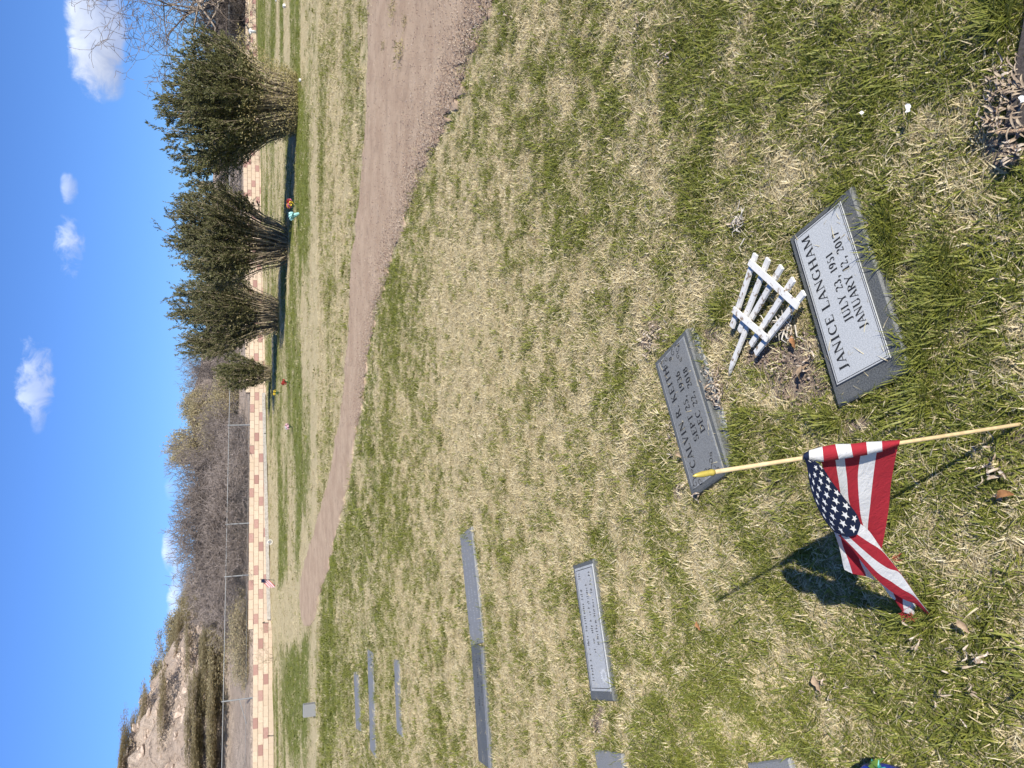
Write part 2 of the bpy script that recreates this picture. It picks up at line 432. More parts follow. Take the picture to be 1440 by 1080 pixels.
# ------------------------------------------------------------------ scattering with geometry nodes
def proto_collection(name, meshes, mat):
    c = bpy.data.collections.new(name)
    for i, m in enumerate(meshes):
        m.materials.append(mat)
        o = bpy.data.objects.new(name, m); c.objects.link(o)
    return c
def scatter(name, pts, rot, scl, idx, coll, kindlabel=None):
    me = bpy.data.meshes.new(name); n = len(pts)
    me.vertices.add(n); me.vertices.foreach_set('co', np.asarray(pts, np.float32).ravel())
    a = me.attributes.new('rot', 'FLOAT_VECTOR', 'POINT'); a.data.foreach_set('vector', np.asarray(rot, np.float32).ravel())
    a = me.attributes.new('scl', 'FLOAT_VECTOR', 'POINT'); a.data.foreach_set('vector', np.asarray(scl, np.float32).ravel())
    a = me.attributes.new('pick', 'INT', 'POINT'); a.data.foreach_set('value', np.asarray(idx, np.int32))
    o = bpy.data.objects.new(name, me); COL.objects.link(o)
    ng = bpy.data.node_groups.new(name, 'GeometryNodeTree')
    ng.interface.new_socket('Geometry', in_out='INPUT', socket_type='NodeSocketGeometry')
    ng.interface.new_socket('Geometry', in_out='OUTPUT', socket_type='NodeSocketGeometry')
    N = ng.nodes; Lk = ng.links
    gi = N.new('NodeGroupInput'); go = N.new('NodeGroupOutput')
    ci = N.new('GeometryNodeCollectionInfo'); ci.inputs['Collection'].default_value = coll
    ci.inputs['Separate Children'].default_value = True; ci.inputs['Reset Children'].default_value = True
    ip = N.new('GeometryNodeInstanceOnPoints'); ip.inputs['Pick Instance'].default_value = True
    def na(nm, ty):
        q = N.new('GeometryNodeInputNamedAttribute'); q.data_type = ty; q.inputs['Name'].default_value = nm
        return [s for s in q.outputs if s.name == 'Attribute' and s.enabled][0]
    Lk.new(gi.outputs[0], ip.inputs['Points']); Lk.new(ci.outputs[0], ip.inputs['Instance'])
    Lk.new(na('pick', 'INT'), ip.inputs['Instance Index'])
    Lk.new(na('rot', 'FLOAT_VECTOR'), ip.inputs['Rotation']); Lk.new(na('scl', 'FLOAT_VECTOR'), ip.inputs['Scale'])
    Lk.new(ip.outputs[0], go.inputs[0])
    md = o.modifiers.new('scatter', 'NODES'); md.node_group = ng
    o['kind'] = 'stuff'
    return o

def tuft_mesh(nb, ln, wd, spread, lean, seed, segs=3):
    r = np.random.RandomState(seed); V = []; F = []
    for b in range(nb):
        a = r.rand() * 6.283; q = spread * math.sqrt(r.rand()); x, y = q * math.cos(a), q * math.sin(a)
        L = ln * (.55 + .7 * r.rand()); w = wd * (.7 + .6 * r.rand())
        az = r.rand() * 6.283; tilt = lean[0] + (lean[1] - lean[0]) * r.rand(); curl = r.rand() * .5 + .2
        px, py, pz = x, y, -.002 + .003 * r.rand()
        sx, sy = -math.sin(az + r.randn() * .3), math.cos(az + r.randn() * .3)
        base = len(V)
        for k in range(segs + 1):
            s = k / segs; ww = w * (1 - s ** 1.7) * .5
            if k < segs: V += [(px - sx * ww, py - sy * ww, pz), (px + sx * ww, py + sy * ww, pz + ww * .4)]
            else: V.append((px, py, pz))
            th = tilt + curl * s
            px += math.sin(th) * math.cos(az) * L / segs; py += math.sin(th) * math.sin(az) * L / segs
            pz = max(.001, pz + math.cos(th) * L / segs)
        for k in range(segs - 1):
            i = base + 2 * k; F.append((i, i + 1, i + 3)); F.append((i, i + 3, i + 2))
        i = base + 2 * (segs - 1); F.append((i, i + 1, i + 2))
    return mesh_np('tuft', V, F)

green_mat = leafmat('grass_blade', [(.085, .110, .018), (.19, .215, .034), (.31, .31, .06), (.13, .16, .028), (.41, .39, .13)], .35, .55, .3, .4)
straw_mat = leafmat('straw_blade', [(.46, .37, .20), (.72, .62, .38), (.58, .48, .27), (.82, .75, .53), (.34, .26, .15)], .25, .7, .2, .3)
gcol = proto_collection('green_tufts', [tuft_mesh(9 + s % 3, .036 + .005 * (s % 4), .0030 + .0008 * (s % 3), .028, (.35 + .1 * (s % 3), 1.42), s) for s in range(8)], green_mat)
scol = proto_collection('straw_tufts', [tuft_mesh(13, .030 + .004 * (s % 4), .0022 + .0007 * (s % 3), .032, (.85, 1.5), s + 50) for s in range(8)], straw_mat)

def zone(y0, y1, dens, side=1.3):
    n = int((y1 - y0) * 2 * (.62 * y1 + side) * dens)
    y = y0 + (y1 - y0) * RS.rand(n); x = (RS.rand(n) * 2 - 1) * (.62 * y1 + side)
    k = (abs(x) < .62 * y + side); return x[k], y[k]
def make_grass():
    gp, gs, sp, ss = [], [], [], []
    for (y0, y1, dg, ds, sc) in ((.75, 2.6, 3800, 4600, .95), (2.6, 5.0, 2500, 2900, 1.0), (5.0, 9.0, 1000, 1050, 1.2), (9.0, 16, 210, 210, 2.0), (16, 46, 30, 30, 3.0)):
        for which, d in (('g', dg), ('s', ds)):
            x, y = zone(y0, y1, d)
            g = green_map(x, y) + (fbm(x, y, 16 if y0 < 9 else 2.0, 2, 21) - .5) * .9
            pr = smooth(-.15, .95, g) if which == 'g' else np.clip(1.10 - smooth(.25, 1.15, g), 0.22, 1)
            rm_ = road_mask(x, y); pr = pr * np.where(rm_ > .45, .0 if which == 'g' else .02, np.where(rm_ > .1, .12 if which == 'g' else .3, 1)) * np.where((rm_ > -.5) & (rm_ <= .1), .55, 1)
            pr = pr * (1 - bare(x, y) * (.95 if which == 'g' else .88))
            pr = pr * (~in_stones(x, y, (-.006 if which == 'g' else .0) if y0 < 4.5 and y0 != 2.6 else -.03)) * (y < wall_y(x) - 1.2)
            k = RS.rand(len(x)) < pr; x = x[k]; y = y[k]
            z = zg(x, y) + ((fbm(x, y, 2.2, 4, 7) - .5) * .028 + (fbm(x, y, 17, 2, 8) - .5) * .011) * smooth(60, 20, y) - .012
            s = sc * (.6 + .75 * RS.rand(len(x)) ** 1.5) * (1 if which == 's' else (.75 + .5 * fbm(x, y, 3, 2, 31)))
            sx = s; sz = s * (1.0 if y0 < 9 else (.8 if y0 < 16 else .45))
            (gp if which == 'g' else sp).append(np.stack([x, y, z], -1)); (gs if which == 'g' else ss).append(np.stack([sx, sx, sz], -1))
    for nm, p, s, cl in (('green_grass', gp, gs, gcol), ('dry_grass', sp, ss, scol)):
        p = np.concatenate(p); s = np.concatenate(s); n = len(p)
        rot = np.stack([RS.randn(n) * .12, RS.randn(n) * .12, RS.rand(n) * 6.283], -1)
        o = scatter(nm, p, rot, s, RS.randint(0, 8, n), cl)
        o['label'] = {'green_grass': 'short live green grass blades in patches over the lawn', 'dry_grass': 'matted dead straw coloured grass between the green patches'}[nm]
        o['category'] = 'grass'
        print(nm, n)
make_grass()

# longer green tufts along the stones, as in the photo
def edge_tufts():
    spots = [(1165, 590, 30, 12), (1290, 480, 22, 60), (1240, 330, 14, 60), (1290, 560, 20, 20), (1185, 272, 16, 16), (1050, 590, 22, 20), (1105, 655, 20, 30), (1040, 640, 14, 40), (1400, 20, 30, 30), 
             (835, 900, 3, 60), (862, 880, 5, 90), (680, 900, 5, 12), (1320, 400, 30, 60), (1290, 860, 30, 30), (1200, 690, 60, 40), (1010, 440, 20, 20), (975, 560, 6, 14)]
    pp = []; 
    for (a, b, ra, rb) in spots:
        n = int(ra * rb * .075) + 5
        for _ in range(n):
            g = G(a + random.gauss(0, ra * .5), b + random.gauss(0, rb * .5)); pp.append((g.x, g.y, -.01))
    pp = np.array(pp); k = ~in_stones(pp[:, 0], pp[:, 1], -.004); pp = pp[k]; n = len(pp)
    c = proto_collection('long_tufts', [tuft_mesh(8, .07, .0044, .02, (.4, 1.35), s + 90, 4) for s in range(5)], green_mat)
    s = .6 + .5 * RS.rand(n)
    o = scatter('long_grass', pp, np.stack([RS.randn(n) * .1, RS.randn(n) * .1, RS.rand(n) * 6.28], -1), np.stack([s, s, s], -1), RS.randint(0, 5, n), c)
    o['label'] = 'longer green grass leaning over the edges of the stones'; o['category'] = 'grass'
edge_tufts()

# ------------------------------------------------------------------ leaf litter, gravel
def leaf_mesh(seed, L=.05, Wd=.016, curl=1.0):
    r = np.random.RandomState(seed); V = []; F = []
    n = 6
    for k in range(n + 1):
        s = k / n; w = Wd * math.sin(math.pi * min(1, s * .96 + .04)) ** .8 * (.8 + .4 * r.rand())
        zc = .006 + curl * .014 * math.sin(s * 3 + seed) ** 2
        yy_ = .006 * math.sin(s * 4 + seed)
        V += [(L * (s - .5), yy_ - w / 2, zc + curl * w * .55 * (.5 + r.rand())), (L * (s - .5), yy_, zc), (L * (s - .5), yy_ + w / 2, zc + curl * w * .55 * (.5 + r.rand()))]
    for k in range(n):
        i = 3 * k
        F += [(i, i + 1, i + 4, i + 3), (i + 1, i + 2, i + 5, i + 4)]
    return mesh_np('leaf', V, F, sm=True)
litter_mat = leafmat('dry_leaf', [(.20, .13, .085), (.46, .37, .27), (.62, .54, .44), (.33, .24, .16), (.72, .66, .58)], .2, .7, .2, .3)
lcol = proto_collection('litter_leaves', [leaf_mesh(s, .026 + .005 * (s % 3), .0055 + .002 * (s % 2), 1.2) for s in range(6)], litter_mat)
pp = []; ss = []
LIT = [(1010, 545, 12, 22, 40), (925, 475, 14, 22, 32), (1010, 520, 14, 12, 14), (1105, 455, 12, 14, 16), (1045, 310, 10, 8, 9), (1410, 120, 20, 26, 26), (1405, 165, 12, 22, 30), (1430, 210, 10, 22, 30), (940, 70, 20, 30, 14), (900, 40, 20, 30, 8), (710, 100, 10, 14, 9), (720, 20, 16, 10, 6),
       (1125, 500, 30, 28, 12), (860, 420, 20, 20, 8), (950, 600, 8, 40, 12), (980, 690, 14, 10, 10), (1170, 960, 20, 20, 8), (840, 1020, 8, 14, 7), (1395, 660, 30, 30, 16), (1375, 940, 30, 40, 14), (1290, 900, 20, 20, 6)]
for (a, b, ra, rb, n) in LIT:
    for _ in range(n):
        g = G(a + random.gauss(0, ra * .6), b + random.gauss(0, rb * .6)); pp.append((g.x, g.y, .004)); ss.append(.55 + .7 * random.random())
for _ in range(420):
    y_ = .8 + 5.5 * random.random() ** .8; x_ = (random.random() * 2 - 1) * (.62 * y_ + .6)
    pp.append((x_, y_, .002)); ss.append(.3 + .4 * random.random())
for _ in range(2600):
    b = random.uniform(-200, 560); f = np.interp(b, RY, RFAR); n = np.interp(b, RY, RNEAR)
    q = 1.03 - abs(random.gauss(0, .20)) if random.random() < .8 else random.random()
    g = G(f + (n - f) * q, b); pp.append((g.x, g.y, .008)); ss.append(.4 + .7 * random.random())
pp = np.array(pp); ss = np.array(ss); k = ~in_stones(pp[:, 0], pp[:, 1], .0); pp = pp[k]; ss = ss[k]; n = len(pp)
o = scatter('leaf_litter', pp, np.stack([RS.randn(n) * .3, RS.randn(n) * .3, RS.rand(n) * 6.28], -1), np.stack([ss] * 3, -1), RS.randint(0, 6, n), lcol)
tag(o, 'dry curled leaves and bits strewn over grass and road edge', 'leaf litter')

def rock_mesh(seed, sub=1):
    import bmesh
    bm = bmesh.new(); bmesh.ops.create_icosphere(bm, subdivisions=sub, radius=.5)
    r = random.Random(seed); ax = [Vector((r.gauss(0, 1), r.gauss(0, 1), r.gauss(0, 1))).normalized() for _ in range(7)]
    cut = [r.uniform(.26, .42) for _ in ax]
    for v in bm.verts:
        for a, c in zip(ax, cut):
            d = v.co.dot(a)
            if d > c: v.co -= a * (d - c)
        v.co *= r.uniform(.93, 1.07); v.co.z *= .75
    me = bpy.data.meshes.new('rock'); bm.to_mesh(me); bm.free(); return me
peb_mat = leafmat('pebble', [(.12, .085, .065), (.26, .19, .15), (.17, .12, .09), (.50, .42, .36)], 0, .9, .2, .2)
pcol = proto_collection('pebbles', [rock_mesh(s) for s in range(5)], peb_mat)
pp = []; ss = []
for _ in range(15000):
    b = random.uniform(-300, 600); f = np.interp(b, RY, RFAR); n = np.interp(b, RY, RNEAR)
    q = 1.04 - abs(random.gauss(0, .26)) if random.random() < .75 else random.random()
    if not 0 < q: continue
    g = G(f + (n - f) * q, b); pp.append((g.x, g.y, .010)); ss.append(.006 + .016 * random.random() ** 3)
for _ in range(500):
    a, b, ra, rb = random.choice(BARE[:3]); g = G(a + random.gauss(0, ra * .5), b + random.gauss(0, rb * .5)); pp.append((g.x, g.y, -.006)); ss.append(.003 + .009 * random.random() ** 2)
pp = np.array(pp); ss = np.array(ss); n = len(pp)
o = scatter('road_gravel', pp, RS.rand(n, 3) * 6.28, np.stack([ss] * 3, -1), RS.randint(0, 5, n), pcol)
tag(o, 'brown gravel and clods along the dirt road', 'gravel')

# ------------------------------------------------------------------ hillside behind the wall
CR = [(1300, 150), (1200, 170), (1140, 180), (1080, 200), (1000, 224), (950, 240), (900, 262), (850, 276), (800, 284), (700, 285), (600, 273), (560, 272), (520, 282), (400, 292), (200, 300), (0, 300), (-200, 300), (-500, 305)]
ca = []; ct = []
for y_, x_ in CR:
    d = raydir(x_, y_); ca.append(d.x / d.y); ct.append(d.z / d.y)
ca = np.array(ca); ct = np.array(ct)
def hill_z(x, y):
    """height of the land behind the wall"""
    a = x / y
    yw = wall_y(x); tt = y - yw
    crest = EYE + np.interp(a, ca, ct) * 82
    leftk = smooth(-.1, -.42, a)
    z0 = .78 + .075 * np.clip(tt, 0, 14) * (.6 + .7 * leftk) + (fbm(x, y, .25, 3, 12) - .5) * .5 * smooth(0, 5, tt)
    z = z0 + (crest - z0) * smooth(10, 82 - 42, tt)
    rough = ((fbm(x, y, .22, 5, 14) - .5) * 2.4 + np.abs(fbm(x, y, .5, 4, 15) - .5) * 6.5 * leftk + (fbm(x, y, 1.4, 3, 16) - .5) * 1.2 * leftk) * smooth(6, 18, tt) * smooth(45, 36, tt)
    z = z + rough * .55 - smooth(44, 140, tt) * 5
    return z
ya = np.linspace(-1.4, 1.0, 420); tb = np.concatenate([np.array([.18]), .2 + 60 * np.linspace(0, 1, 200)[1:], np.array([68, 80, 100, 140, 220])])
A, T = np.meshgrid(ya, tb)
yw = (WA[1] - WA[0] * WD[1] / WD[0]) / (1 - A * WD[1] / WD[0])     # where the ray of slope A meets the wall
Yh = yw + T * (1); Xh = A * Yh
Zh = hill_z(Xh, Yh); Zh[0] = .25
V = np.stack([Xh, Yh, Zh], -1).reshape(-1, 3); ny, nx = Xh.shape; ii = np.arange(ny * nx).reshape(ny, nx)
F = np.stack([ii[:-1, :-1], ii[:-1, 1:], ii[1:, 1:], ii[1:, :-1]], -1).reshape(-1, 4)
me = mesh_np('hillside', V, F, sm=False)
t = NT('hill_earth'); ps = t.pos()
n1 = t.noise(.35, 8, .65, ps); n2 = t.noise(2.2, 8, .75, ps); n3 = t.noise(9, 4, .7, ps)
c = t.mix(t.step(n1, .35, .65), (.52, .41, .33), (.66, .54, .44))
c = t.mix(t.step(n2, .50, .62, 0, .6), c, (.26, .20, .15))  # shade of rock crevices put into the colour as dark noise blotches
c = t.mix(t.step(n3, .58, .7, 0, .6), c, (.60, .50, .42))
o = link('hillside', me, mats=[t.finish(c, .95, .1, t.bump(t.math('ADD', n2, n3), 1.0, .3))]); tag(o, kind='structure')

# ------------------------------------------------------------------ block wall
tan = NT('tan_block'); co = tan.pos(); f = tan.noise(14, 6, .7, co); f2 = tan.noise(1.1, 3, .6, co)
c = tan.mix(tan.rnd(), (.45, .36, .27), (.53, .435, .335)); c = tan.mix(tan.step(f, .35, .7, 0, .5), c, (.36, .28, .21))
c = tan.mix(tan.step(f2, .45, .7, 0, .5), c, (.50, .385, .32))
tan = tan.finish(c, .9, .15, tan.bump(f, .5, .01))
red = NT('red_block'); co = red.pos(); f = red.noise(14, 6, .7, co)
c = red.mix(red.rnd(), (.29, .175, .15), (.37, .24, .205)); c = red.mix(red.step(f, .35, .7, 0, .5), c, (.26, .14, .12))
red = red.finish(c, .9, .15, red.bump(f, .5, .01))
BL, BH, BD = .462, .23, .24
mb = MB(); mb.box((0, 0, 0), (BL - .012, BD, BH - .012), bev=.012)
bt = bpy.data.meshes.new('tan_block'); bt.from_pydata(mb.v, [], mb.f); bt.materials.append(tan)
brd = bpy.data.meshes.new('red_block'); brd.from_pydata(mb.v, [], mb.f); brd.materials.append(red)
wang = math.atan2(WD[1], WD[0])
def course_top(x):
    """height of the top of the second course (the one that runs the whole length)"""
    return np.where(x < -.4, .57 - .0165 * (x + 3.8), .514 + .004 * (x + .4))
Wroot = empty('block_wall', (WA[0], WA[1], 0)); tag(Wroot, 'long low retaining wall of tan concrete blocks with scattered red ones', 'wall')
blocks = []
x_red0 = float(P(363, 614, 43.5).x)
s_ref = (x_red0 - WA[0]) / WD[0]
for row in range(0, 6):      # 0 is an extra course on the right hand stretch, 1 the top course
    off = {0: 0, 1: .5, 2: 0, 3: .5, 4: 0, 5: .5}[row]
    for i in range(-70, 110):
        s = s_ref + (i + off) * BL
        x = WA[0] + s * WD[0]
        if x < -23 or x > 27: continue
        if row == 1 and (x < -11.6): continue
        if row == 0 and (x < -.4 or x > 21.7): continue
        if row == 1 and x > 25: continue
        k = i
        isred = {0: (k % 5 == 3), 1: ((k + 2) % 5 == 0), 2: (k % 5 == 0), 3: ((k + 3) % 5 == 0), 4: ((k + 1) % 5 == 0), 5: False}[row]
        y = wall_y(x); z = float(course_top(x)) - (row - 2) * BH - BH / 2
        if z + BH / 2 < float(zg(x, y)) - .1: continue
        blocks.append((math.hypot(x, y), x, y, z, isred, row))
vis = [b for b in blocks if -20 < b[1] < 25 and b[5] < 5]
vis.sort(key=lambda b: b[0]); sing = set(id(b) for b in vis[:299])
far = {0: MB(), 1: MB()}
RM = Matrix.Rotation(wang, 3, 'Z')
for b in blocks:
    d, x, y, z, isred, row = b
    jit = random.uniform(-.006, .006)
    if id(b) in sing:
        o = bpy.data.objects.new('block', brd if isred else bt); COL.objects.link(o); o.parent = Wroot
        o.location = (x - WA[0] + WN[0] * jit, y - WA[1] + WN[1] * jit, z); o.rotation_euler = (0, 0, wang + random.uniform(-.004, .004))
    else:
        far[int(isred)].box((x - WA[0] + WN[0] * jit, y - WA[1] + WN[1] * jit, z), (BL - .012, BD, BH - .012), RM, 0, .012)
o = far[0].obj('tan_blocks', tan, Wroot); o['kind'] = 'stuff'
o = far[1].obj('red_blocks', red, Wroot); o['kind'] = 'stuff'
core = MB(); mort = simple('mortar', (.42, .34, .26), (.33, .26, .20), 8, .95, .1)
for i in range(60):
    x0 = -23 + i * 50 / 60; x1 = x0 + 50 / 60; xm = (x0 + x1) / 2
    top = float(course_top(xm)) + (BH if xm > -11.4 else 0) - .02
    L_ = (x1 - x0) / WD[0] + (0 if i % 2 else -.004)
    core.box((xm - WA[0], wall_y(xm) - WA[1], (top - .4) / 2), (L_, BD - .05 - (.004 if i % 2 else 0), top + .4), RM)
core.obj('mortar_core', mort, Wroot)
# pale concrete strip at the foot
conc = simple('pale_concrete', (.38, .36, .33), (.27, .25, .22), 12, .9, .2, .3)
cu = MB()
for i in range(22):
    x0 = -11.3 + i * .9; 
    if x0 > -1.2: continue
    xm = x0 + .44; y = wall_y(xm) - .30
    cu.box((xm, y, float(zg(xm, y)) + .07 + .004 * (i % 2)), (1.0, .20, .16), RM, bev=.01)
o = cu.obj('concrete_kerb', conc); tag(o, 'weathered pale concrete strip along the foot of the block wall', 'kerb')
# black weep pipes
blk = simple('black_plastic', (.02, .02, .02), (.012, .012, .012), 20, .5, .4)
for (a, b, lab) in ((370, 612, 'short black drain pipe sticking out of the wall left of the shrubs'), (369, 876, 'thin dark drain pipe below the step in the wall'), (376, 1035, 'dark drain pipe at the foot of the wall near the far left end')):
    xw = P(a, b, 40).x
    # iterate to the wall plane
    Yw = 42.0
    for _ in range(6):
        pw = P(a, b, Yw); Yw = wall_y(pw.x) - .12
    pw = P(a, b, Yw); m_ = MB()
    m_.tube([Vector((0, .10, .0)), Vector((0, -.10, -.02)), Vector((0, -.30, -.09))], .028 if b < 700 else .02, 8)
    o = m_.obj('drain_pipe', blk); o.location = pw; o.rotation_euler = (0, 0, wang); tag(o, lab, 'pipe', 'drain pipes in the wall')

# ------------------------------------------------------------------ fence behind the wall
galv = simple('galvanised_steel', (.27, .28, .29), (.20, .21, .22), 30, .6, .4, metal=.3)
FO = .45
def fpt(x, h):
    y = wall_y(x) + FO
    zr = 1.84 - .018 * (x + 3.8) if x < 0 else 1.77 + .004 * x
    return Vector((x, y, zr + h - 1.05))
fr = empty('chain_link_fence', fpt(-15, 0)); tag(fr, 'low grey chain link fence with top rail standing behind the block wall', 'fence')
inv = fr.location.copy()
mb = MB(); mb.tube([fpt(x, 1.05) - inv for x in np.arange(-24, 28, 2.0)], .019, 6); mb.obj('top_rail', galv, fr)
mb = MB(); mb.tube([fpt(x, .06) - inv for x in np.arange(-24, 28, 2.0)], .008, 4); mb.obj('tension_wire', galv, fr)
postx = [P(330, 598, 43.3).x, P(330, 738, 41).x, P(330, 815, 39.5).x, P(330, 990, 37.5).x, -19.5, 2.2, 6.5, 10.8, 15.2, P(335, 48, 54).x, 24.9]
for px in postx:
    m_ = MB(); m_.tube([fpt(px, -.45) - inv, fpt(px, 1.09) - inv], .034, 8); m_.tube([fpt(px, 1.09) - inv, fpt(px, 1.13) - inv], [.036, .012], 8); m_.obj('post', galv, fr)
px = P(330, 990, 37.5).x
m_ = MB(); m_.tube([fpt(px, .35) - inv, fpt(px - 1.0, .02) - inv], .016, 6); m_.obj('brace', galv, fr)
V = []; F = []
for x0 in np.arange(-24, 27, .065):
    for sgn in (1, -1):
        a = fpt(x0, .05) - inv; 
        b_ = fpt(x0 + sgn * .9 * .97, 1.02) - inv; w = .0016
        i = len(V); V += [a + Vector((-w, 0, 0)), a + Vector((w, 0, 0)), a + Vector((0, w, 0)), b_ + Vector((-w, 0, 0)), b_ + Vector((w, 0, 0)), b_ + Vector((0, w, 0))]
        F += [(i, i + 1, i + 4, i + 3), (i + 1, i + 2, i + 5, i + 4), (i + 2, i, i + 3, i + 5)]
o = link('wire_mesh', mesh_np('wire_mesh', [tuple(v) for v in V], F), fr, [galv]); o['kind'] = 'stuff'

# ------------------------------------------------------------------ vegetation builders
def strips(P0, P1, w0, w1, B=None):
    """three-sided tapered sticks between point arrays"""
    P0 = np.asarray(P0, float); P1 = np.asarray(P1, float); n = len(P0)
    d = P1 - P0; d /= np.linalg.norm(d, axis=1, keepdims=True) + 1e-9
    up_ = np.tile([.13, .21, .97], (n, 1)); a = np.cross(d, up_); a /= np.linalg.norm(a, axis=1, keepdims=True) + 1e-9
    b = np.cross(d, a); V = []
    w0 = np.broadcast_to(w0, (n,)).reshape(-1, 1); w1 = np.broadcast_to(w1, (n,)).reshape(-1, 1)
    for k in range(3):
        c, s = math.cos(k * 2.0944), math.sin(k * 2.0944); V.append(P0 + (a * c + b * s) * w0)
    for k in range(3):
        c, s = math.cos(k * 2.0944), math.sin(k * 2.0944); V.append(P1 + (a * c + b * s) * w1)
    V = np.stack(V, 1).reshape(-1, 3); base = (np.arange(n) * 6).reshape(-1, 1)
    F = np.concatenate([base + np.array([[0, 1, 4, 3]]), base + np.array([[1, 2, 5, 4]]), base + np.array([[2, 0, 3, 5]])], 1).reshape(-1, 4)
    return V, F
def leaves(C, D, L, Wd, r):
    """flat pointed leaves at C pointing along D"""
    n = len(C); D = D / (np.linalg.norm(D, axis=1, keepdims=True) + 1e-9)
    q = r.randn(n, 3); a = np.cross(D, q); a /= np.linalg.norm(a, axis=1, keepdims=True) + 1e-9
    L = np.broadcast_to(L, (n,)).reshape(-1, 1); Wd = np.broadcast_to(Wd, (n,)).reshape(-1, 1)
    V = np.stack([C, C + D * L * .45 - a * Wd / 2, C + D * L, C + D * L * .45 + a * Wd / 2], 1).reshape(-1, 3)
    F = (np.arange(n) * 4).reshape(-1, 1) + np.array([[0, 1, 2, 3]])
    return V, F

def branchy(seed, H, spread, n0, depth, r0, bare_w=.9, droop=0.0, split=3, lift=.5, wander=.35, shrink=.72):
    """recursive branching; returns segment arrays and the tips"""
    r = np.random.RandomState(seed); seg0 = []; seg1 = []; w0 = []; w1 = []; tips = []
    st = []
    for i in range(n0):
        a = i / n0 * 6.283 + r.randn() * .3; tl = spread * (.25 + .85 * r.rand())
        st.append((np.array([.12 * math.cos(a), .12 * math.sin(a), 0]) * (n0 > 1), np.array([math.sin(tl) * math.cos(a), math.sin(tl) * math.sin(a), math.cos(tl)]), H * (.26 + .12 * r.rand()), r0 * (.7 + .5 * r.rand()), 0))
    while st:
        p, d, L, w, lv = st.pop()
        ns = 3 if lv < 3 else 2
        for k in range(ns):
            d = d + r.randn(3) * wander * .5 + np.array([0, 0, lift * .12 - droop * .1 * lv]); d /= np.linalg.norm(d)
            q = p + d * L / ns; ww = w * .86
            seg0.append(p); seg1.append(q); w0.append(w); w1.append(ww); p = q; w = ww
        if lv < depth:
            for c in range(split if lv > 0 else split + 1):
                dd = d + r.randn(3) * (.55 + .05 * lv) + np.array([0, 0, .12 * lift]); dd /= np.linalg.norm(dd)
                st.append((p if c else p, dd, L * shrink * (.7 + .5 * r.rand()), w * .62, lv + 1))
        else: tips.append((p, d))
    return np.array(seg0), np.array(seg1), np.array(w0), np.array(w1), tips

bark_pale = simple('pale_bark', (.36, .30, .21), (.21, .17, .12), 6, .9, .1, .3)
bark_grey = simple('grey_twigs', (.25, .213, .195), (.145, .122, .112), .6, .95, .1, rv=.75)
bark_dark = simple('dark_twigs', (.17, .145, .13), (.10, .085, .078), 2, .95, .1)
bark_tan = simple('tan_twigs', (.42, .35, .25), (.28, .22, .15), 3, .95, .1)
olive_leaf = leafmat('olive_leaf', [(.28, .24, .13), (.42, .36, .21), (.50, .43, .26), (.24, .21, .11), (.60, .52, .34)], .4, .7, .2, .4)
shrub_leaf = leafmat('shrub_leaf', [(.062, .068, .028), (.11, .115, .042), (.165, .165, .065), (.055, .062, .026), (.28, .26, .13)], .22, .5, .35, .3)
yellow_leaf = leafmat('yellow_leaf', [(.14, .13, .045), (.42, .35, .16), (.52, .44, .24), (.16, .15, .05), (.30, .25, .12)], .25, .6, .3, .3)

def twig_shrub(name, seed, H, spread, n0, depth, r0, mat, mw=.004, **k):
    s0, s1, w0, w1, tips = branchy(seed, H, spread, n0, depth, r0, **k)
    # fit to the wanted height
    sc = H / max(1e-3, np.percentile(s1[:, 2], 99.5)); V, F = strips(s0 * sc, s1 * sc, np.maximum(w0, mw), np.maximum(w1, mw * .7))
    V[:, 2] = np.maximum(V[:, 2], -.1)
    return mesh_np(name, V, F), [(p * sc, d) for p, d in tips]

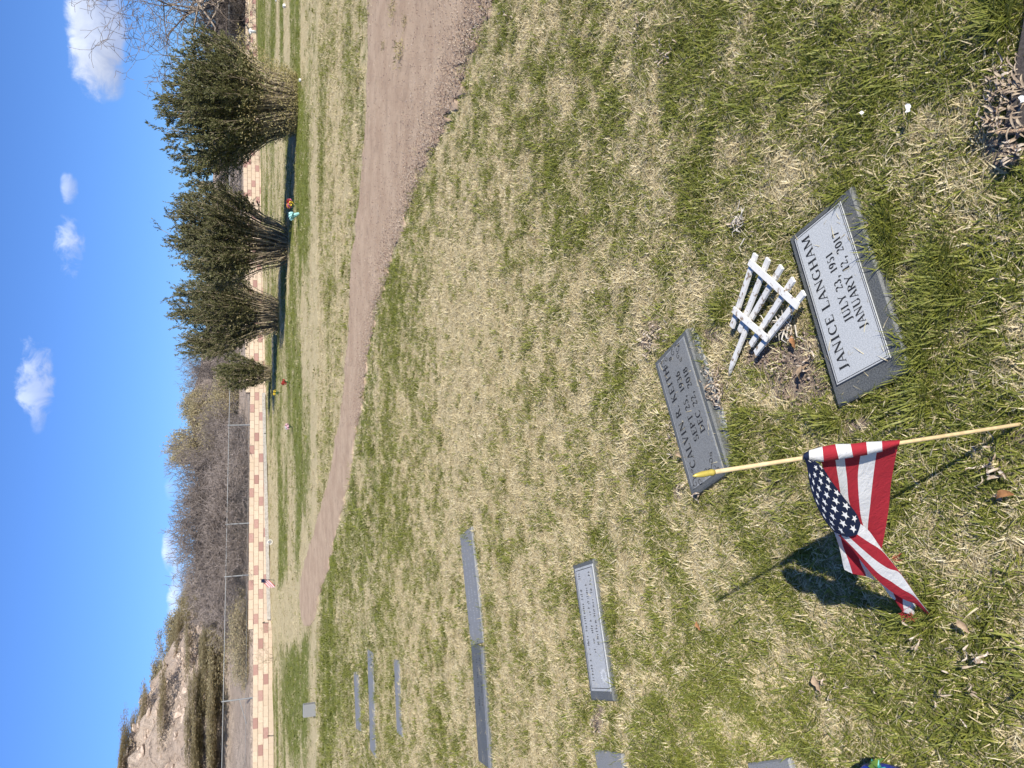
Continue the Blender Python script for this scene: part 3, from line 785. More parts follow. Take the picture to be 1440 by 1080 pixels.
# ---- the four leggy evergreen shrubs on the lawn
PROF = ([0, .06, .2, .35, .5, .65, .8, .92, 1.0], [.34, .42, .50, .72, .92, 1.0, .95, .76, .42])
def leggy_shrub(name, base, H, Rx, seed, nst, nleaf, label, skirt=0, dens_lo=.30, leanx=0.0):
    r = np.random.RandomState(seed); S0 = []; S1 = []; w0 = []; w1 = []; C = []; D = []
    lobes = [(r.rand() * 6.28, .78 + .3 * r.rand()) for _ in range(5)]
    for i in range(nst):
        th = r.rand() * 6.283; q = r.rand() ** .55
        lob = max(.62, max(m * math.exp(-((math.sin((th - a) / 2)) ** 2) * 5) for a, m in lobes))
        hm = H * (1 - .30 * q ** 2.2) * (.72 + .30 * r.rand()) * (.80 + .22 * lob)
        pts = []
        wob = r.randn(2) * .05
        for k in range(9):
            s = k / 8; h = hm * s; rr = q * Rx * lob ** .5 * np.interp(h / H, *PROF)
            pts.append(np.array([rr * math.cos(th + wob[0] * 4 * s) + wob[0] * math.sin(s * 5) + leanx * h / H, rr * math.sin(th + wob[1] * 3 * s) + wob[1] * math.sin(s * 4), h]))
        pts = np.array(pts)
        S0.append(pts[:-1]); S1.append(pts[1:]); ww = np.linspace(.026, .007, 9) * (.6 + .6 * r.rand()); w0.append(ww[:-1]); w1.append(ww[1:])
        # side twigs bearing leaves
        for k in range(18):
            s = dens_lo + (1 - dens_lo) * r.rand() ** .70
            f = s * 8; j = min(7, int(f)); p = pts[j] + (pts[j + 1] - pts[j]) * (f - j)
            dd = (pts[j + 1] - pts[j]); dd /= np.linalg.norm(dd); dv = dd * .9 + r.randn(3) * .45 + np.array([math.cos(th), math.sin(th), .3]) * .25; dv /= np.linalg.norm(dv)
            L = (.20 + .26 * r.rand()) * H / 4
            S0.append(p[None]); S1.append((p + dv * L)[None]); w0.append(np.array([.006])); w1.append(np.array([.003]))
            nl = int(nleaf / (nst * 18) * (.5 + r.rand())) + 1
            u = r.rand(nl, 1) ** .8
            C.append(p + dv * L * u + r.randn(nl, 3) * .018); D.append(dv + r.randn(nl, 3) * .5 + np.array([0, 0, .25]))
    root = empty(name, base); tag(root, label, 'shrub', 'leggy evergreen shrubs on the lawn')
    V, F = strips(np.concatenate(S0), np.concatenate(S1), np.concatenate(w0), np.concatenate(w1))
    link('stems', mesh_np('stems', V, F), root, [bark_pale])
    C = np.concatenate(C); D = np.concatenate(D); V, F = leaves(C, D, .072 * (.7 + .6 * r.rand(len(C))), .026, r)
    link('foliage', mesh_np('foliage', V, F), root, [shrub_leaf])
    if skirt:
        n = skirt; th = r.rand(n) * 6.283; h = H * .42 * r.rand(n) ** 1.9; rr = Rx * np.interp(h / H, *PROF) * (.55 + .5 * r.rand(n) ** .5)
        C = np.stack([rr * np.cos(th), rr * np.sin(th), h], 1); D = r.randn(n, 3) + np.stack([np.cos(th), np.sin(th), .4 + 0 * th], 1)
        V, F = leaves(C, D, .085, .019, r); link('lower_foliage', mesh_np('lower_foliage', V, F), root, [yellow_leaf])
    return root
def at_ground(xi, yi):
    p = G(xi, yi); z = float(zg(p.x, p.y)); return Vector((p.x, p.y, z))
b1 = at_ground(417, 147); b2 = at_ground(404, 343); b3 = at_ground(391, 444); b4 = at_ground(381, 524)
leggy_shrub('evergreen_shrub', b1, 3.55, 2.12, 1, 150, 72000, 'largest leggy evergreen shrub, nearest the road, with yellowed leaves round its foot', 6500, .34, -.45)
leggy_shrub('evergreen_shrub', b2, 3.65, 1.98, 2, 140, 60000, 'second leggy evergreen shrub with bare pale stems, behind the flower bouquet', 900, .38, .40)
leggy_shrub('evergreen_shrub', b3, 3.95, 2.0, 3, 140, 62000, 'third evergreen shrub with a pale topmost twig, next to the small round bush', 1500, .22)
leggy_shrub('evergreen_shrub', b4, 2.5, 1.05, 4, 60, 22000, 'smallest of the four evergreen shrubs, narrow footed, in front of the wall', 900, .12)

# ---- thickets, trees and brush behind the wall
def foliage_on(tips, r, per, L, Wd, spread, up=.3):
    C = np.repeat(np.array([t_[0] for t_ in tips]), per, 0); D = np.repeat(np.array([t_[1] for t_ in tips]), per, 0)
    C = C + r.randn(*C.shape) * spread; D = D + r.randn(*D.shape) * .7 + np.array([0, 0, up]); return leaves(C, D, L, Wd, r)
# prototypes (meshes are shared between copies)
gr_m = [twig_shrub('grey_branches', 100 + i, 4.2, 1.15, 14, 5, .035, bark_grey, mw=.011, split=3, lift=.25, wander=.5, shrink=.74)[0] for i in range(3)]
for m_ in gr_m: m_.materials.append(bark_grey)
dk_m = [twig_shrub('dark_branches', 200 + i, 4.2, .9, 12, 5, .045, bark_dark, mw=.012, split=3, lift=.3, wander=.45, shrink=.74)[0] for i in range(2)]
for m_ in dk_m: m_.materials.append(bark_dark)
ol = []
for i in range(3):
    m1, tp = twig_shrub('brush_branches', 300 + i, 2.2, 1.2, 14, 3, .022, bark_grey, mw=.012, split=3, lift=.2, wander=.5, shrink=.75)
    r = np.random.RandomState(400 + i); V, F = foliage_on(tp, r, 13, .15, .07, .18)
    k = V[:, 2] > -.1
    m2 = mesh_np('brush_leaves', V, F); m1.materials.append(bark_tan); m2.materials.append(olive_leaf); ol.append((m1, m2))
gy = []
for i in range(2):
    m1, tp = twig_shrub('ridge_branches', 330 + i, 2.4, 1.0, 9, 4, .03, bark_dark, mw=.013, split=3, lift=.3, wander=.5, shrink=.72)
    r = np.random.RandomState(430 + i); V, F = foliage_on(tp, r, 9, .15, .07, .16)
    m2 = mesh_np('ridge_leaves', V, F); m1.materials.append(bark_grey)
    m2.materials.append(olive_leaf); gy.append((m1, m2))

def put(kind, xt, yc, Y, wpx, label, cat, group, name, zbase=None, sink=.15, seed=0):
    """a shrub whose top is seen at photo x = xt, its middle at photo y = yc, at distance Y"""
    top = P(xt, yc, Y); x = top.x
    zb = float(hill_z(np.array(x), np.array(Y))) - sink if zbase is None else zbase
    h = max(.4, top.z - zb); w = wpx / FPX * Y * 1.0
    root = empty(name, (x, Y, zb), seed * 1.7 % 6.28); tag(root, label, cat, group)
    if kind == 'grey': ms = [gr_m[seed % 3]]; H0 = 4.2; W0 = 5.0
    elif kind == 'dark': ms = [dk_m[seed % 2]]; H0 = 4.2; W0 = 4.4
    elif kind == 'olive': ms = list(ol[seed % 3]); H0 = 2.4; W0 = 3.2
    else: ms = list(gy[seed % 2]); H0 = 2.4; W0 = 2.8
    for m_ in ms:
        o = bpy.data.objects.new('foliage' if 'leaves' in m_.name else 'branches', m_); COL.objects.link(o); o.parent = root
        o.scale = (w / W0, w / W0, h / H0)
    return root
G1 = 'bare grey thicket bushes behind the wall'
k = 0
def word(y): return 'behind the left half of the wall' if y > 700 else 'behind the middle of the wall'
GREY = [(280, 618, 49, 60, 'leftover'), (243, 655, 48, 100, 0), (240, 700, 47, 110, 0), (240, 745, 46.5, 110, 0), (247, 790, 45.5, 105, 0), (262, 830, 45, 90, 0), (285, 690, 44.5, 100, 0), (285, 750, 43.5, 110, 0), (290, 810, 42.8, 100, 0), (300, 640, 45.5, 80, 0), (252, 720, 50, 120, 0), (250, 770, 50, 120, 0), (270, 860, 47, 60, 0)]
GL = ['bare grey thicket bush farthest right in the mass left of the shrubs', 'tall bare grey bush just left of the olive brush', 'bare grey bush under the tallest part of the thicket', 'tallest bare grey bush in the middle of the thicket', 'bare grey bush left of the tallest one in the thicket', 'bare grey bush at the left edge of the thicket', 'lower bare bush in front of the thicket above the fence rail', 'lower bare bush in front of the middle of the thicket', 'lower bare bush by the fence post at the left of the thicket', 'lower bare bush near the right hand fence post', 'rear bare grey bush topping the thicket', 'rear bare grey bush left of the thicket top', 'small bare bush where the thicket meets the rocky hill']
for j, (a, b, Y, w, _) in enumerate(GREY):
    put('grey', a, b, Y, w, GL[j], 'bush', G1, 'bare_bush', seed=j)
DARK = [(262, 20, 60, 110, 'dark leafless bush behind the wall at the far right'), (280, 75, 59, 100, 'dark leafless bush between the far right tree and the largest shrub'), (290, -30, 58, 110, 'dark leafless bush at the right edge under the bare tree'), (285, 120, 58, 90, 'dark leafless bush hidden behind the largest shrub'), (296, 235, 55, 90, 'leafless bush seen in the gap between the first and second shrubs'), (296, 385, 52, 80, 'leafless bush seen in the gap between the second and third shrubs'), (290, 310, 56, 90, 'dark leafless bush behind the second shrub'), (285, 450, 56, 90, 'dark leafless bush behind the third shrub'), (312, 50, 56, 90, 'low dark leafless bush behind the fence post at the far right'), (312, 5, 56, 90, 'low dark leafless bush behind the fence at the right edge'), (300, 170, 56, 90, 'low dark bush behind the foot of the largest shrub')]
for j, (a, b, Y, w, lb) in enumerate(DARK):
    put('dark', a, b, Y, w, lb, 'bush', 'dark leafless bushes behind the right part of the wall', 'leafless_bush', seed=j)
for j, (a, b, Y, w, lb) in enumerate([(252, 507, 60, 60, 'grey bush on the skyline just left of the third shrub'), (262, 530, 62, 40, 'small grey bush on the skyline above the smallest shrub'), (300, 545, 55, 70, 'pale grey bush above the smallest evergreen shrub')]):
    put('grey', a, b, Y, w, lb, 'bush', 'bare bushes on the slope in the middle', 'bare_bush', seed=j + 5)
OL = [(263, 588, 66, 46, 'olive brush on the slope right of the thicket'), (282, 610, 58, 90, 'broad olive brush on the slope beside the grey thicket'), (296, 575, 56, 60, 'small olive brush on the pink slope'), (300, 560, 54, 40, 'pale green brush low on the slope above the smallest shrub'),
      (282, 880, 60, 70, 'olive brush at the right end of the brush band'), (282, 925, 57, 80, 'olive brush below the pale rock face'), (283, 975, 55, 80, 'olive brush in the middle of the brush band'), (280, 1025, 53, 80, 'olive brush left of the middle of the brush band'), (276, 1075, 52, 80, 'olive brush at the left edge of the brush band'),
      (262, 900, 66, 60, 'olive bush above the right end of the brush band'), (262, 1000, 66, 50, 'olive bush among rocks above the brush band'), (255, 1060, 64, 60, 'olive bush among rocks near the left edge'), (300, 950, 52, 70, 'low brush at the foot of the rocky hill'), (300, 1010, 51, 70, 'low brush behind the fence post with a brace'), (299, 1060, 50, 70, 'low brush at the hill foot near the left edge'), (300, 890, 53, 60, 'low brush at the hill foot behind the tan bush'), (270, 850, 60, 60, 'olive brush between thicket and rocky hill'), (245, 1030, 70, 40, 'small olive bush high among the rocks')]
OL += [(288, 905, 55, 90, 'second row brush below the pale rock face'), (287, 950, 54, 90, 'second row brush left of the pale rock face'), (286, 1000, 53, 90, 'second row brush in the middle of the left hillside'), (282, 1050, 52, 90, 'second row brush near the left edge'), (288, 865, 56, 70, 'second row brush by the end of the grey thicket'),
       (252, 880, 70, 70, 'upper brush under the skyline bushes at the thicket end'), (256, 925, 69, 60, 'upper brush between skyline and pale rock'), (268, 985, 60, 60, 'upper brush left of the pale rocks'), (240, 1068, 70, 60, 'upper brush near the left edge'), (292, 925, 50, 90, 'front brush below the pale rock face'), (291, 980, 49.5, 90, 'front brush beside the braced fence post'), (290, 1035, 48.5, 90, 'front brush near the left edge'), (292, 875, 51, 70, 'front brush beside the tan bush')]
for j, (a, b, Y, w, lb) in enumerate(OL):
    w = w * 1.25
    put('olive', a, b, Y, w, lb, 'brush', 'olive brush on the hillside', 'olive_brush', seed=j)
RG = [(188, 1062, 76, 100, 'big dark bush on the skyline at the left edge'), (190, 1095, 76, 100, 'dark bush on the skyline beyond the left edge'), (212, 998, 76, 60, 'round dark bush on the skyline second from the left'), (214, 958, 76, 62, 'dark bush on the skyline with a ragged outline'), (236, 915, 74, 62, 'dark bush on the skyline above the pale rock face'), (238, 890, 75, 56, 'dark bush on the skyline beside the low clouds'), (250, 872, 72, 50, 'dark bush where the rocky hill meets the thicket'), (258, 850, 70, 50, 'dark bush on the skyline at the thicket edge'), (237, 636, 70, 26, 'small leafy bush poking above the thicket at its right end'), (246, 632, 66, 40, 'dark rounded bush at the right end of the thicket'), (256, 570, 72, 36, 'small dark bush on the skyline in the middle')]
for j, (a, b, Y, w, lb) in enumerate(RG):
    put('ridge', a, b, Y, w, lb, 'bush', 'dark bushes along the skyline', 'ridge_bush', seed=j, sink=.4)
# tan bush behind the low stretch of wall, and small twiggy ones in front of the wall
m1, tp = twig_shrub('straw_stems', 600, 1.3, 1.1, 30, 3, .012, bark_tan, mw=.009, split=3, lift=.35, wander=.35, shrink=.8); m1.materials.append(bark_tan)
r = np.random.RandomState(6); V, F = foliage_on(tp, r, 5, .10, .035, .07); m2 = mesh_np('straw_leaves', V, F); m2.materials.append(olive_leaf)
for (a, b, Y, w, lb) in ((322, 893, 41.5, 80, 'tan and grey green bush behind the low stretch of wall'), (328, 935, 40.5, 60, 'second tan bush behind the low stretch of wall, farther left'), (333, 862, 41.6, 40, 'small tan bush beside the step in the wall')):
    tp_ = P(a, b, Y); zb = .75; rt_ = empty('dry_bush', (tp_.x, Y, zb)); tag(rt_, lb, 'bush', 'tan bushes behind the low stretch of wall')
    for m_ in (m1, m2):
        o = bpy.data.objects.new('foliage' if m_ is m2 else 'branches', m_); COL.objects.link(o); o.parent = rt_; s = (tp_.z - zb) / 1.3; o.scale = (w / FPX * Y / 1.9,) * 2 + (s,)
tw, _ = twig_shrub('bare_twigs', 610, .9, 1.0, 7, 4, .012, bark_tan, split=2, lift=.2, wander=.5, shrink=.8); tw.materials.append(bark_tan)
for (a, b, bx, w, lb) in ((352, 925, 381, 44, 'small bare twiggy shrub in front of the wall at the left'), (352, 372, 370, 28, 'small bare shrub in front of the wall between second and third shrubs'), (353, 222, 369, 22, 'small bare shrub in front of the wall right of the second shrub'), (362, 885, 379, 14, 'tiny bare shrub at the wall foot below the step')):
    g = at_ground(bx, b)
    for _ in range(5):
        lim = wall_y(g.x) - .55
        if g.y > lim: g = Vector((g.x * lim / g.y, lim, float(zg(g.x, lim))))
    h = P(a, b, g.y).z - g.z; o = link('twiggy_shrub', tw.copy()); o.location = g; s = w / FPX * g.y / 1.5; o.scale = (s, s, h / .9); tag(o, lb, 'shrub', 'bare twiggy shrubs along the wall')

# ---- bare deciduous tree at the right
s0, s1, w0, w1, tips = branchy(771, 10.5, 1.0, 11, 7, .23, split=2, lift=.22, wander=.55, shrink=.78)
sc = 11.6 / np.percentile(s1[:, 2], 99.8)
V, F = strips(s0 * sc, s1 * sc, w0 * .85, w1 * .85)
big = w0 > .045
tb_ = P(345, -22, 55.5); tz = .8
tr = empty('bare_tree', (tb_.x, 55.5, tz), 2.1); tag(tr, 'large leafless tree with pale twisting branches at the right edge', 'tree')
ms = mesh_np('crown', *strips(s0[~big] * sc, s1[~big] * sc, np.maximum(w0[~big] * 1.35, .015), np.maximum(w1[~big] * 1.35, .012))); link('crown', ms, tr, [simple('tree_twig', (.24, .19, .155), (.12, .095, .08), 3, .9, .1)])
ms = mesh_np('trunk', *strips(s0[big] * sc, s1[big] * sc, w0[big] * .85, w1[big] * .85)); link('trunk', ms, tr, [simple('tree_bark', (.36, .30, .24), (.20, .16, .13), 3, .9, .1, .4)])

# ---- rocks on the hill
rock_mat = NT('hill_rock'); co = rock_mat.pos(); f = rock_mat.noise(2.5, 6, .7, co)
rock_mat = rock_mat.finish(rock_mat.mix(rock_mat.step(f, .35, .65), (.34, .265, .21), (.56, .455, .375)), .95, .1, rock_mat.bump(f, .8, .08))
rcol = proto_collection('hill_stones', [rock_mesh(20 + s, 2) for s in range(4)], rock_mat)
pp = []; ss = []
for _ in range(1500):
    b = random.uniform(840, 1250) if random.random() < .75 else random.uniform(540, 840); Y = random.uniform(50, 84)
    x = P(300, b, Y).x; z = float(hill_z(np.array(x), np.array(Y))); pp.append((x, Y, z - .02)); q = .10 + .55 * random.random() ** 3; ss.append((q * 1.2, q, q * .8))
for _ in range(420):
    b = random.uniform(850, 1200); Y = random.uniform(54, 82); x = P(300, b, Y).x; z = float(hill_z(np.array(x), np.array(Y))); pp.append((x, Y, z - .12)); q = .3 + .6 * random.random() ** 2; ss.append((q * 1.5, q, q * .7))
pp = np.array(pp); n = len(pp)
o = scatter('hill_stones', pp, np.stack([RS.randn(n) * .3, RS.randn(n) * .3, RS.rand(n) * 6.28], -1), np.array(ss), RS.randint(0, 4, n), rcol)
tag(o, 'loose pale stones strewn over the rocky hillside', 'stones')
BO = [(255, 915, 72, 1.5), (262, 940, 70, 1.7), (245, 965, 76, 1.3), (250, 985, 74, 1.5), (240, 1005, 76, 1.2), (232, 1030, 78, 1.4), (268, 960, 66, 1.1), (262, 985, 68, 1.2), (225, 1040, 78, 1.3), (238, 1060, 76, 1.5), (265, 1035, 66, 1.3), (272, 905, 64, 1.0), (280, 592, 70, 1.1), (276, 612, 72, 1.0)]
BOL = ['flat pale boulder below the dark bush with a ragged outline', 'boulder in the cluster right of the pale rock face', 'boulder high on the slope under the skyline bushes', 'boulder near the skyline in the middle of the rocky hill', 'small boulder just under the hill crest', 'boulder below the round skyline bush', 'boulder low on the hill above the brush band', 'rounded boulder half way up above the brush band', 'boulder close under the big skyline bush at left', 'boulder near the left edge high on the hill', 'boulder near the left edge low on the hill', 'small boulder where the brush band begins at right', 'pale boulder on the bare slope in the middle', 'pale boulder beside the olive brush in the middle']
rm_ = [rock_mesh(40 + s, 3) for s in range(4)]
for m_ in rm_: m_.materials.append(rock_mat)
for j, (a, b, Y, s) in enumerate(BO):
    x = P(a, b, Y).x; z = float(hill_z(np.array(x), np.array(Y)))
    o = bpy.data.objects.new('boulder', rm_[j % 4]); COL.objects.link(o); o.location = (x, Y, z); o.scale = (s * 1.5, s * 1.2, s * .8); o.rotation_euler = (0, .2, j * 1.3)
    tag(o, BOL[j], 'boulder', 'boulders on the hillside')

# ------------------------------------------------------------------ lettering
def arc(cx, cy, rx, ry, a0, a1, n=14):
    return [(cx + rx * math.cos(math.radians(a0 + (a1 - a0) * k / n)), cy + ry * math.sin(math.radians(a0 + (a1 - a0) * k / n))) for k in range(n + 1)]
TK, TN = .185, .07           # thick and thin strokes, cap height 1
def S_(x0, y0, x1, y1, w): return ('s', x0, y0, x1, y1, w)
def C_(pts): return ('c', pts)
def sf(x, y, w=.30): return ('s', x - w / 2, y, x + w / 2, y, .045)
GL_ = {
 'A': (.80, [S_(.08, 0, .40, 1, TN), S_(.72, 0, .40, 1, TK), S_(.20, .33, .60, .33, TN), sf(.08, .02, .24), sf(.72, .02, .28)]),
 'C': (.80, [C_(arc(.44, .5, .34, .47, 48, 312)), S_(.69, .98, .69, .72, .045), S_(.67, .85, .62, .90, TN)]),
 'D': (.84, [S_(.16, 0, .16, 1, TK), C_(arc(.16, .5, .60, .46, 90, -90)), sf(.14, .02, .3), sf(.14, .98, .3)]),
 'E': (.68, [S_(.16, 0, .16, 1, TK), S_(.06, .97, .60, .97, TN), S_(.06, .03, .62, .03, TN), S_(.16, .52, .46, .52, TN), S_(.60, .99, .60, .78, .045), S_(.62, .01, .62, .24, .045), S_(.46, .62, .46, .42, .045)]),
 'G': (.84, [C_(arc(.44, .5, .34, .47, 48, 300)), S_(.68, .42, .68, .06, TK * .9), sf(.68, .42, .26), S_(.68, .97, .68, .74, .045)]),
 'H': (.90, [S_(.17, 0, .17, 1, TK), S_(.73, 0, .73, 1, TK), S_(.17, .51, .73, .51, TN), sf(.17, .02), sf(.17, .98), sf(.73, .02), sf(.73, .98)]),
 'I': (.40, [S_(.20, 0, .20, 1, TK), sf(.2, .02), sf(.2, .98)]),
 'J': (.50, [S_(.30, .12, .30, 1, TK), C_(arc(.12, .1, .18, .22, 0, -110, 8)), sf(.3, .98)]),
 'K': (.82, [S_(.16, 0, .16, 1, TK), S_(.20, .42, .62, .98, TN), S_(.32, .56, .70, .02, TK), sf(.16, .02), sf(.16, .98), sf(.62, .98, .24), sf(.70, .02, .26)]),
 'L': (.66, [S_(.16, 0, .16, 1, TK), S_(.06, .03, .60, .03, TN), S_(.60, .01, .60, .26, .045), sf(.16, .98)]),
 'M': (1.0, [S_(.13, 0, .13, 1, TN), S_(.15, .98, .50, .06, TK), S_(.85, .98, .50, .06, TN), S_(.87, 0, .87, 1, TK), sf(.13, .02, .24), sf(.87, .02, .3), sf(.10, .98, .2), sf(.90, .98, .2)]),
 'N': (.86, [S_(.13, 0, .13, 1, TN), S_(.15, .98, .73, .03, TK), S_(.73, 0, .73, 1, TN), sf(.13, .02, .24), sf(.10, .98, .22), sf(.73, .98, .24)]),
 'P': (.70, [S_(.16, 0, .16, 1, TK), C_(arc(.18, .73, .42, .25, 90, -90)), sf(.16, .02), sf(.12, .98, .22)]),
 'R': (.80, [S_(.16, 0, .16, 1, TK), C_(arc(.18, .75, .40, .23, 90, -90)), S_(.36, .50, .70, .02, TK), sf(.16, .02), sf(.12, .98, .22), sf(.71, .02, .22)]),
 'S': (.62, [C_(arc(.31, .74, .20, .23, 30, 270, 12)), C_(arc(.31, .27, .23, .25, 90, -150, 12)), S_(.50, .98, .50, .76, .045), S_(.09, .02, .09, .26, .045)]),
 'T': (.72, [S_(.36, 0, .36, 1, TK), S_(.06, .97, .66, .97, TN), S_(.06, .99, .06, .76, .045), S_(.66, .99, .66, .76, .045), sf(.36, .02)]),
 'U': (.84, [S_(.16, .28, .16, 1, TK), C_(arc(.42, .28, .26, .26, 180, 360)), S_(.68, .28, .68, 1, TN), sf(.16, .98), sf(.68, .98, .24)]),
 'V': (.80, [S_(.08, 1, .40, 0, TK), S_(.72, 1, .40, 0, TN), sf(.08, .98, .28), sf(.72, .98, .24)]),
 'Y': (.80, [S_(.08, 1, .40, .45, TK), S_(.72, 1, .40, .45, TN), S_(.40, 0, .40, .47, TK), sf(.08, .98, .26), sf(.72, .98, .22), sf(.40, .02)]),
 '0': (.56, [C_(arc(.28, .46, .20, .44, 0, 360, 20))]),
 '1': (.44, [S_(.24, 0, .24, .92, TK), S_(.24, .90, .12, .78, TN), sf(.24, .02)]),
 '2': (.56, [C_(arc(.27, .68, .18, .23, 160, -35, 12)), S_(.40, .55, .10, .06, TN), S_(.08, .05, .48, .05, .11), S_(.48, .03, .48, .2, .045)]),
 '3': (.56, [C_(arc(.25, .69, .17, .20, 150, -70, 12)), C_(arc(.25, .25, .20, .25, 75, -155, 12))]),
 '5': (.56, [C_(arc(.24, .27, .21, .27, 105, -150, 12)), S_(.16, .50, .18, .90, TN), S_(.16, .88, .46, .88, .09)]),
 '6': (.56, [C_(arc(.28, .28, .19, .27, 0, 360, 18)), C_(arc(.46, .30, .36, .60, 180, 100, 8))]),
 '7': (.54, [S_(.08, .87, .48, .87, .10), S_(.47, .86, .22, 0, TK * .8), S_(.08, .90, .08, .72, .045)]),
 '8': (.56, [C_(arc(.28, .68, .16, .20, 0, 360, 16)), C_(arc(.28, .24, .20, .24, 0, 360, 16))]),
 '9': (.56, [C_(arc(.28, .62, .19, .27, 0, 360, 18)), C_(arc(.10, .60, .36, .58, 0, -80, 8))]),
 ',': (.34, [S_(.15, .14, .15, -.02, .2), S_(.18, 0, .08, -.22, .09)]), '.': (.26, [S_(.13, .13, .13, -.02, .18)]), ' ': (.36, [])}
def text_mesh(mb, s, x0, x1, yb, h, z, m=0):
    """serif capitals set from x0 to x1 on baseline yb with cap height h"""
    adv = [GL_[c][0] + .10 for c in s]; tot = sum(adv); kx = (x1 - x0) / tot; x = x0
    for c, a in zip(s, adv):
        zz = z
        for st in GL_[c][1]:
            zz += .00002
            if st[0] == 's':
                _, ax, ay, bx, by, w = st
                A_ = Vector((x + ax * kx, yb + ay * h, zz)); B_ = Vector((x + bx * kx, yb + by * h, zz)); d = (B_ - A_)
                if d.length < 1e-6: continue
                d.normalize(); nrm = Vector((-d.y, d.x, 0)) * w / 2 * (kx * .5 + h * .5)
                mb.add([A_ - nrm, B_ - nrm, B_ + nrm, A_ + nrm], [(0, 1, 2, 3)], m)
            else:
                pts = [Vector((x + px * kx, yb + py * h, zz)) for px, py in st[1]]; vs = []
                for i, p in enumerate(pts):
                    d = (pts[min(i + 1, len(pts) - 1)] - pts[max(i - 1, 0)]).normalized()
                    w = (TN + (TK - TN) * abs(d.y) ** 1.5) * (kx * .5 + h * .5)
                    nrm = Vector((-d.y, d.x, 0)) * w / 2; vs += [p - nrm, p + nrm]
                mb.add(vs, [(2 * i, 2 * i + 2, 2 * i + 3, 2 * i + 1) for i in range(len(pts) - 1)], m)
        x += a * kx

def granite(name, a, b, sc=260, rough=.55, dirt=.4):
    t = NT(name); co = t.objco(); f = t.noise(sc, 3, .7, co); f2 = t.noise(7, 5, .6, co); f3 = t.noise(sc * .4, 3, .6, co)
    c = t.mix(t.step(f, .38, .62), b, a); c = t.mix(t.step(f3, .6, .7, 0, .5), c, tuple(q * .5 for q in b))
    c = t.mix(t.step(f2, .5, .8, 0, dirt), c, (.30, .27, .22))
    return t.finish(c, rough, .4, t.bump(f, .25, .0015))
dark_gran = granite('dark_granite', (.135, .142, .14), (.065, .070, .070))
mid_gran = granite('grey_granite', (.225, .23, .225), (.145, .15, .148), dirt=.15)
light_gran = granite('pale_polished_granite', (.44, .45, .45), (.33, .34, .345), 200, .45, .22)
far_gran = granite('weathered_granite', (.245, .25, .255), (.165, .17, .172), dirt=.3)
rough_gran = granite('rough_granite_edge', (.30, .32, .33), (.12, .13, .135), 90, .9)
ink = simple('engraved_dark', (.018, .02, .024), (.03, .032, .036), 80, .85, .1)
inkl = simple('engraved_pale', (.42, .44, .46), (.32, .34, .36), 80, .85, .1)

def frame_strip(mb, L, W_, w, z):
    for (cx, cy, a, b) in ((0, W_ / 2, L + w, w), (0, -W_ / 2, L + w, w)):
        mb.add([(cx - a / 2, cy - b / 2, z), (cx + a / 2, cy - b / 2, z), (cx + a / 2, cy + b / 2, z), (cx - a / 2, cy + b / 2, z)], [(0, 1, 2, 3)])
    for (cx, cy, a, b) in ((L / 2, 0, w, W_ - w), (-L / 2, 0, w, W_ - w)):
        mb.add([(cx - a / 2, cy - b / 2, z), (cx + a / 2, cy - b / 2, z), (cx + a / 2, cy + b / 2, z), (cx - a / 2, cy + b / 2, z)], [(0, 1, 2, 3)])

def stone(key, label, slab_mat, up=.016, thick=.09, bev=.006, group='flat granite grave markers in the lawn', zoff=0):
    c, L, W_, a = FR[key]
    root = empty('grave_marker', (c.x, c.y, float(zg(c.x, c.y)) + up + zoff), a); tag(root, label, 'grave marker', group)
    mb = MB(); mb.box((0, 0, -thick / 2), (L, W_, thick), bev=bev); mb.obj('slab', slab_mat, root)
    return root, L, W_

# nearest stone, pale panel
root, L, W_ = stone('jan', 'nearest grave marker, with a pale framed panel set in a dark granite slab', dark_gran, .013)
ox, oy = 0.018, .010
PL, PW = L * .865, W_ * .74
t = NT('speckled_pale_granite'); co = t.objco(); f = t.noise(260, 3, .7, co); f2 = t.noise(5, 5, .6, co); f3 = t.noise(11, 4, .6, co)
c = t.mix(t.step(f, .38, .62), (.38, .40, .405), (.52, .535, .54)); c = t.mix(t.step(f3, .66, .78, 0, .6), c, (.42, .37, .25))
c = t.mix(t.step(f2, .5, .75, 0, .35), c, (.34, .35, .355)); pale = t.finish(c, .5, .4)
mb = MB(); mb.box((ox, oy, .0015), (PL, PW, .005), bev=.001); mb.obj('panel', pale, root)
mb = MB(); frame_strip(mb, PL * .972, PW * .935, .0018, .0043); mb.v = [(x + ox, y + oy, z) for x, y, z in mb.v]; mb.obj('border_line', ink, root)
mb = MB(); frame_strip(mb, PL * .998, PW * .995, .0024, .00435); mb.v = [(x + ox, y + oy, z) for x, y, z in mb.v]; mb.obj('outer_line', ink, root)
mb = MB()
X = lambda u: ox + (u - .5) * PL
Y_ = lambda v: oy + (v - .5) * PW
text_mesh(mb, 'JANICE LANGHAM', X(.06), X(.965), Y_(.70), PW * .165, .0046)
text_mesh(mb, 'JULY 23, 1951', X(.31), X(.765), Y_(.385), PW * .145, .0046)
text_mesh(mb, 'JANUARY 12, 2017', X(.225), X(.855), Y_(.175), PW * .145, .0046)
mb.obj('lettering', ink, root)

